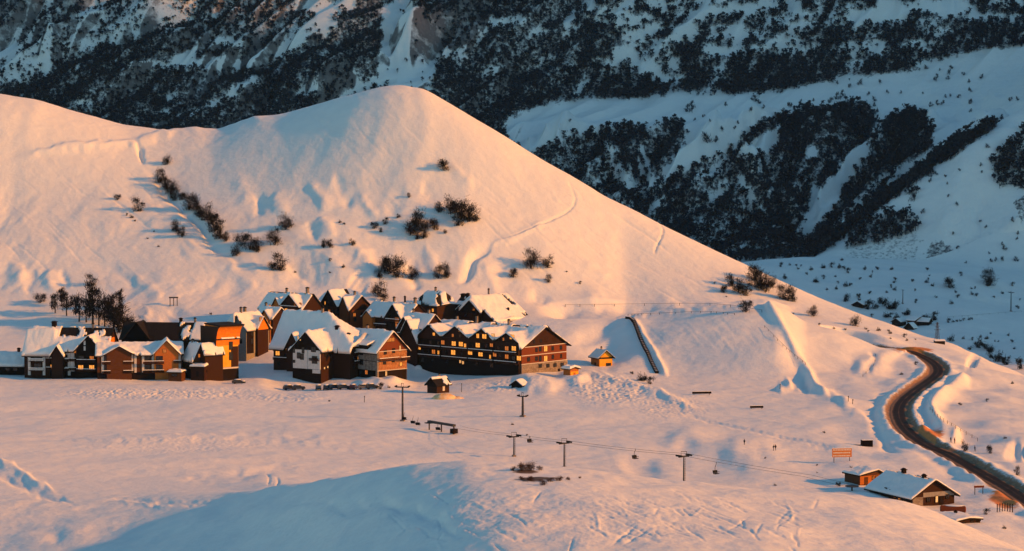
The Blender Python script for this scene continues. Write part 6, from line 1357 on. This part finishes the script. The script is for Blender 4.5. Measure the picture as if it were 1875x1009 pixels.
b = MB(); b.tube([(-3, 0, .9), (-2.8, 0, .9), (2.8, 0, .9), (3, 0, .9)], [.5, .9, .9, .5], 16); b.build('tank_body', M['wood_red'], o, False); b = MB(); b.box(-2.4, -1.9, -.7, .7, -.6, .6); b.box(1.9, 2.4, -.7, .7, -.6, .6); b.build('cradle', M['metal'], o); b = MB(); b.lump((.4, 0, 1.72), 2.4, .62, .25, 14, 6, .12, 8); b.build('snow_cap', M['snow_roof'], o, True)
# stepped timber retaining wall at the edge of the sledging slope
q0, q1 = hit(1147, 583, 780), hit(1203, 684, 700); o = empty('retaining_wall', q1); tag(o, 'dark stepped timber retaining wall running down the left edge of the sledging slope', 'retaining wall')
b, b2 = MB(), MB(); n = 40; dr = Vector((q0.x - q1.x, q0.y - q1.y, 0)).normalized(); nr = Vector((-dr.y, dr.x, 0))
def obox(m, c, hl, hw, z0, z1):
    vs_ = [c + dr * a * hl + nr * w_ * hw for a, w_ in ((-1, -1), (1, -1), (1, 1), (-1, 1))]
    m.add([(x.x, x.y, z0) for x in vs_] + [(x.x, x.y, z1) for x in vs_], [(0, 3, 2, 1), (4, 5, 6, 7), (0, 1, 5, 4), (1, 2, 6, 5), (2, 3, 7, 6), (3, 0, 4, 7)])
tot = Vector((q0.x - q1.x, q0.y - q1.y, 0)).length
for i in range(n):
    f = (i + .5) / n; g_ = q1.lerp(q0, f); gz = float(height(g_.x, g_.y)) - q1.z; c = Vector((g_.x - q1.x, g_.y - q1.y, 0)); hl = tot / n / 2
    obox(b, c, hl * .98, .5, gz - 2, gz + .7); obox(b, c - dr * hl * .6, hl * .22, .75, gz - 1.5, gz + .9); obox(b2, c + dr * hl * .3, hl * .55, .4, gz + .703, gz + .9)
b.build('timber_wall', M['wood_black'], o); b2.build('snow_ledge', M['snow_roof'], o)
def wire_fence(px, label, hp=1.1, ymin=430, wires=2, name='wire_fence', r=.07):
    P = [hit(u, v, ymin) for u, v in px]; o = empty(name, P[0]); tag(o, label, 'fence')
    for q in P:
        b = MB(); c = q - P[0]; b.tube([(c.x, c.y, c.z - .5), (c.x, c.y, c.z + hp)], r, 5); b.build('post', M['wood_dark'], o)
    for w_ in range(wires):
        b = MB(); b.tube([tuple(q - P[0] + Vector((0, 0, hp * (.9 - .4 * w_)))) for q in P], .025 if wires > 1 else .05, 4); b.build('wire', M['metal'], o)
def lerp_px(P, n):
    P = smooth_poly(P, 12); return [P[int(round(i * (len(P) - 1) / n))] for i in range(n + 1)]
wire_fence(lerp_px([(1703, 751), (1722, 768), (1750, 785), (1790, 808)], 12), 'post and wire fence climbing the bank right of the road')
wire_fence(lerp_px([(1603, 652), (1601, 668), (1590, 680), (1580, 690)], 5), 'short dark fence on the drift left of the upper road bend', .9)
wire_fence(lerp_px([(1150, 578), (1185, 577), (1290, 573), (1345, 577)], 14), 'row of short posts along the top edge of the sledging slope', .8, 780, 1, 'post_row', .1)
wire_fence(lerp_px([(1035, 562), (1125, 561), (1300, 560), (1395, 572)], 9), 'sparse posts along the upper track at the foot of the big hill', 1.2, 850, 1, 'post_row', .1)
wire_fence(lerp_px([(1735, 583), (1800, 578), (1870, 572)], 10), 'faint field fence on the valley floor near the far pylon', 1.3, 1150, 1)
wire_fence(lerp_px([(1558, 705), (1530, 700)], 3) if False else lerp_px([(1475, 668), (1440, 640), (1400, 600)], 10), 'low rail fence along the right edge of the sledging slope', .9, 760, 1, 'rail_fence', .08)
wire_fence(lerp_px([(1826, 938), (1840, 936), (1854, 938)], 6), 'short picket row of dark posts in the snow beside the road below the lodge', 2.0, 430, 2, 'post_row', .12)
p = hit(395, 693, 430); o = empty('entrance_ramp', p, .42); tag(o, 'snowy wooden ramp with rails leading to the orange building', 'ramp')
b = MB(); b.prism([(-4, -.6), (4, -.6), (4, 1.5), (-4, .3)], -1.0, 1.0, 'y'); b.build('deck', M['wood_dark'], o)
for y in (-1.02, 1.02):
    b = MB(); b.prism([(-4, 1.0), (4, 2.2), (4, 2.4), (-4, 1.2)], y - .08, y + .08, 'y')
    for x in (-3.9, -2, 0, 2, 3.8): b.box(x - .08, x + .08, y - .09, y + .09, .2 + (x + 4) * .15, 1.1 + (x + 4) * .15)
    b.build('railing', M['wood_black'], o)
for i, (u, v, w_, lb) in enumerate([(766, 672, 14, 'rounded snow heap beside the stone chalet corner'), (813, 671.5, 20, 'long snow bank under the middle of the long dark block'), (860, 671.5, 15, 'snow heap under the lit doorway of the long block'), (888, 673, 6, 'small snow heap right of the lit doorway heap'), (545, 679, 0, '')]):
    if w_:
        p = hit(u, v + 2, 430); k = mpp(p); b = MB(); b.lump((0, 0, 0), w_ * k * .5, 1.2, 1.1, 16, 8, .14, i); oo = b.build('snow_heap', M['snow_roof'], None, True); oo.location = p; tag(oo, lb, 'snow heap')
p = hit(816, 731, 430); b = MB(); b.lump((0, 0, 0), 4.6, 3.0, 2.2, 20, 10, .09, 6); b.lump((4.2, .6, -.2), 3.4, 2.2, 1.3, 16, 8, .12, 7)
oo = b.build('tinted_snowbank', M['glow_tint'], None, True); oo.location = p + Vector((-.6, 2.2, -.4)); tag(oo, 'snowbank below the log cabin with an orange glow painted on it', 'tinted_snowbank')  # mound coloured orange to stand for the light on the snowbank

# ------------------------------------------------------------------ people
def person(p, label, pose, mats, rz=0):
    # joints: pelvis first; the whole body grows as one skin
    J = {'pelvis': (0, 0, .95), 'waist': (0, 0, 1.1), 'chest': (0, .02, 1.35), 'neck': (0, .02, 1.5), 'head': (0, 0, 1.62), 'crown': (0, .01, 1.72),
         'shl': (-.19, .02, 1.43), 'shr': (.19, .02, 1.43), 'ell': (-.27, .03, 1.15), 'elr': (.27, .03, 1.15), 'hal': (-.27, -.10, .93), 'har': (.27, -.10, .93),
         'hil': (-.1, 0, .9), 'hir': (.1, 0, .9), 'knl': (-.11, -.03, .5), 'knr': (.11, -.03, .5), 'anl': (-.12, 0, .09), 'anr': (.12, 0, .09), 'tol': (-.13, -.18, .04), 'tor': (.13, -.18, .04)}
    J.update(pose)
    rad = {'pelvis': .155, 'waist': .14, 'chest': .165, 'neck': .06, 'head': .1, 'crown': .07, 'shl': .085, 'shr': .085, 'ell': .058, 'elr': .058, 'hal': .042, 'har': .042, 'hil': .1, 'hir': .1, 'knl': .07, 'knr': .07, 'anl': .05, 'anr': .05, 'tol': .045, 'tor': .045}
    E = [('pelvis', 'waist'), ('waist', 'chest'), ('chest', 'neck'), ('neck', 'head'), ('head', 'crown'), ('chest', 'shl'), ('chest', 'shr'), ('shl', 'ell'), ('shr', 'elr'), ('ell', 'hal'), ('elr', 'har'), ('pelvis', 'hil'), ('pelvis', 'hir'), ('hil', 'knl'), ('hir', 'knr'), ('knl', 'anl'), ('knr', 'anr'), ('anl', 'tol'), ('anr', 'tor')]
    keys = list(J); me = bpy.data.meshes.new('body'); me.from_pydata([J[k] for k in keys], [(keys.index(a), keys.index(b)) for a, b in E], []); me.update()
    o = empty('person', p, rz); tag(o, label, 'person')
    bo = link(bpy.data.objects.new('body', me), o); sk = bo.modifiers.new('skin', 'SKIN')
    for k, s in zip(keys, me.skin_vertices[0].data): s.radius = (rad[k], rad[k] * .85); s.use_root = k == 'pelvis'
    sb = bo.modifiers.new('smooth', 'SUBSURF'); sb.levels = 1; sb.render_levels = 2
    me.materials.append(M[mats[0]])
    jc = MB(); c = Vector(J['chest']); wv = Vector(J['waist']); jc.tube([tuple(wv - Vector((0, 0, .2))), tuple(wv), tuple(c), tuple(c + Vector((0, 0, .1)))], [.2, .185, .205, .13], 12); jc.build('jacket', M[mats[1]], o, True)
    hd = Vector(J['head']); hb = MB(); hb.lump(tuple(hd + Vector((0, -.02, 0))), .085, .1, .12, 12, 8, 0, 0); hb.lump(tuple(hd + Vector((0, -.125, -.01))), .018, .025, .025, 8, 6, 0, 0); hb.build('face', M['skin'], o, True)
    ht = MB(); ht.lump(tuple(hd + Vector((0, .02, .07))), .125, .13, .11, 12, 7, .03, 1); ht.build('hat', M[mats[2]], o, True)
    return o
walk = {'knl': (-.11, -.16, .52), 'anl': (-.12, -.12, .1), 'tol': (-.13, -.3, .08), 'anr': (.12, .24, .12), 'tor': (.13, .1, .04), 'knr': (.11, .04, .5), 'hal': (-.27, .12, .95), 'har': (.27, -.2, 1.0)}
bend = {'chest': (0, -.1, 1.33), 'neck': (0, -.15, 1.46), 'head': (0, -.2, 1.57), 'crown': (0, -.21, 1.67), 'shl': (-.19, -.1, 1.4), 'shr': (.19, -.1, 1.4), 'ell': (-.3, -.15, 1.15), 'elr': (.3, -.15, 1.15), 'hal': (-.25, -.38, 1.1), 'har': (.25, -.38, 1.1)}
for u, v, lb, po, mt, rz in [(1363, 815, 'lone dark-clothed person standing on the open snow below the low barriers', {}, ('cloth_dark', 'cloth_dark', 'cloth_dark'), .4), (1416, 825, 'dark person in a stoop, left of two close together on the open snow', bend, ('cloth_dark', 'cloth_dark', 'rubber'), 1.2), (1420, 825, 'dark person standing right of the stooping one on the open snow', {}, ('cloth_dark', 'cloth_dark', 'cloth_red'), -.6),
                             (1741, 811, 'dark person walking by the road bank, left of a pair', walk, ('cloth_dark', 'cloth_dark', 'rubber'), 2.2), (1748, 812, 'dark person standing by the road bank, right of a pair', {}, ('cloth_dark', 'cloth_red', 'rubber'), 2.0), (1785, 827, 'person walking alone along the bank right of the sapling', walk, ('cloth_dark', 'cloth_dark', 'cloth_red'), 1.6)]:
    person(hit(u, v, 430), lb, po, mt, rz)
for i, (u, v, w_, lb) in enumerate([(1401, 840, 5, 'small round dark bush below the two standing people'), (1419, 889, 6, 'small dark bush near the foot of the lift slope'), (1432, 849, 0, ''), (1481, 848, 0, ''), (965, 798, 5, 'tiny dark bush above the leftmost lift pylon'), (938, 778, 6, 'tiny dark bush on the plain above the leftmost lift pylon'), (1509, 793, 6, 'little dark bush on the snow left of the dark container'), (1840, 803, 8, 'low dark brush on the slope right of the road'), (1808, 735, 7, 'little dark tuft on the sunlit slope right of the road'), (1853, 703, 7, 'little dark tuft near the right end of the crest'), (1758, 742, 8, 'narrow dark tuft on the sunlit bank above the road fence'), (1650, 686, 8, 'dark tuft on the inner bank of the upper road bend'), (1678, 668, 8, 'dark tuft beside the upper road bend')]):
    if w_: bush(u, v, w_, i, lb, None, 430)
# ------------------------------------------------------------------ light, sky, camera
SUN_EL, SUN_AZ = R(17.0), R(-15.0)          # azimuth measured from +X towards +Y
sd = Vector((math.cos(SUN_EL) * math.cos(SUN_AZ), math.cos(SUN_EL) * math.sin(SUN_AZ), math.sin(SUN_EL)))
su = bpy.data.lights.new('sun', 'SUN'); su.energy = 5.0; su.angle = R(1.2); su.color = (1.0, .35, .015)
so = link(bpy.data.objects.new('sun', su)); so.rotation_euler = sd.to_track_quat('Z', 'Y').to_euler(); so.location = (600, 300, 500)
w = bpy.data.worlds.new('World'); SC.world = w; w.use_nodes = True
nt = w.node_tree; bg = nt.nodes['Background']
sky = nt.nodes.new('ShaderNodeTexSky'); sky.sky_type = 'NISHITA'; sky.sun_disc = False
sky.sun_elevation = SUN_EL; sky.sun_rotation = R(90) - SUN_AZ; sky.altitude = 2000; sky.air_density = 1.2; sky.dust_density = .3; sky.ozone_density = 4.0
tn = nt.nodes.new('ShaderNodeMix'); tn.data_type = 'RGBA'; tn.blend_type = 'MULTIPLY'; tn.inputs[0].default_value = 1; tn.inputs[7].default_value = (.83, .99, .81, 1)
nt.links.new(sky.outputs[0], tn.inputs[6]); nt.links.new(tn.outputs[2], bg.inputs[0]); bg.inputs[1].default_value = SKY_S
cam = bpy.data.cameras.new('camera'); co = link(bpy.data.objects.new('camera', cam))
cam.sensor_fit = 'HORIZONTAL'; cam.angle = 2 * math.atan(U0 / F); cam.clip_start = 1; cam.clip_end = 9000
co.location = (0, 0, CAMH); co.rotation_euler = (R(90) - PITCH, 0, 0); SC.camera = co
vs = SC.view_settings; vs.view_transform = 'Standard'; vs.look = 'None'; vs.exposure = EXPOSURE; vs.gamma = 1; vs.use_curve_mapping = False
SC.cycles.max_bounces = 4; SC.cycles.diffuse_bounces = 2; SC.cycles.glossy_bounces = 2; SC.cycles.use_denoising = True

# thin cold air over the valley
if HAZE_D > 0:
    b = MB(); b.box(-2700, 7200, -900, 5400, -330, 3300)
    hz = tag(b.build('haze', None), kind='stuff'); m = bpy.data.materials.new('haze'); m.use_nodes = True; t = m.node_tree; t.nodes.clear()
    ot = t.nodes.new('ShaderNodeOutputMaterial'); pv = t.nodes.new('ShaderNodeVolumePrincipled'); pv.inputs['Density'].default_value = HAZE_D
    pv.inputs['Color'].default_value = (.32, .62, 1.0, 1); pv.inputs['Anisotropy'].default_value = .0
    t.links.new(pv.outputs[0], ot.inputs['Volume']); hz.data.materials.append(m)
    SC.cycles.volume_bounces = 0
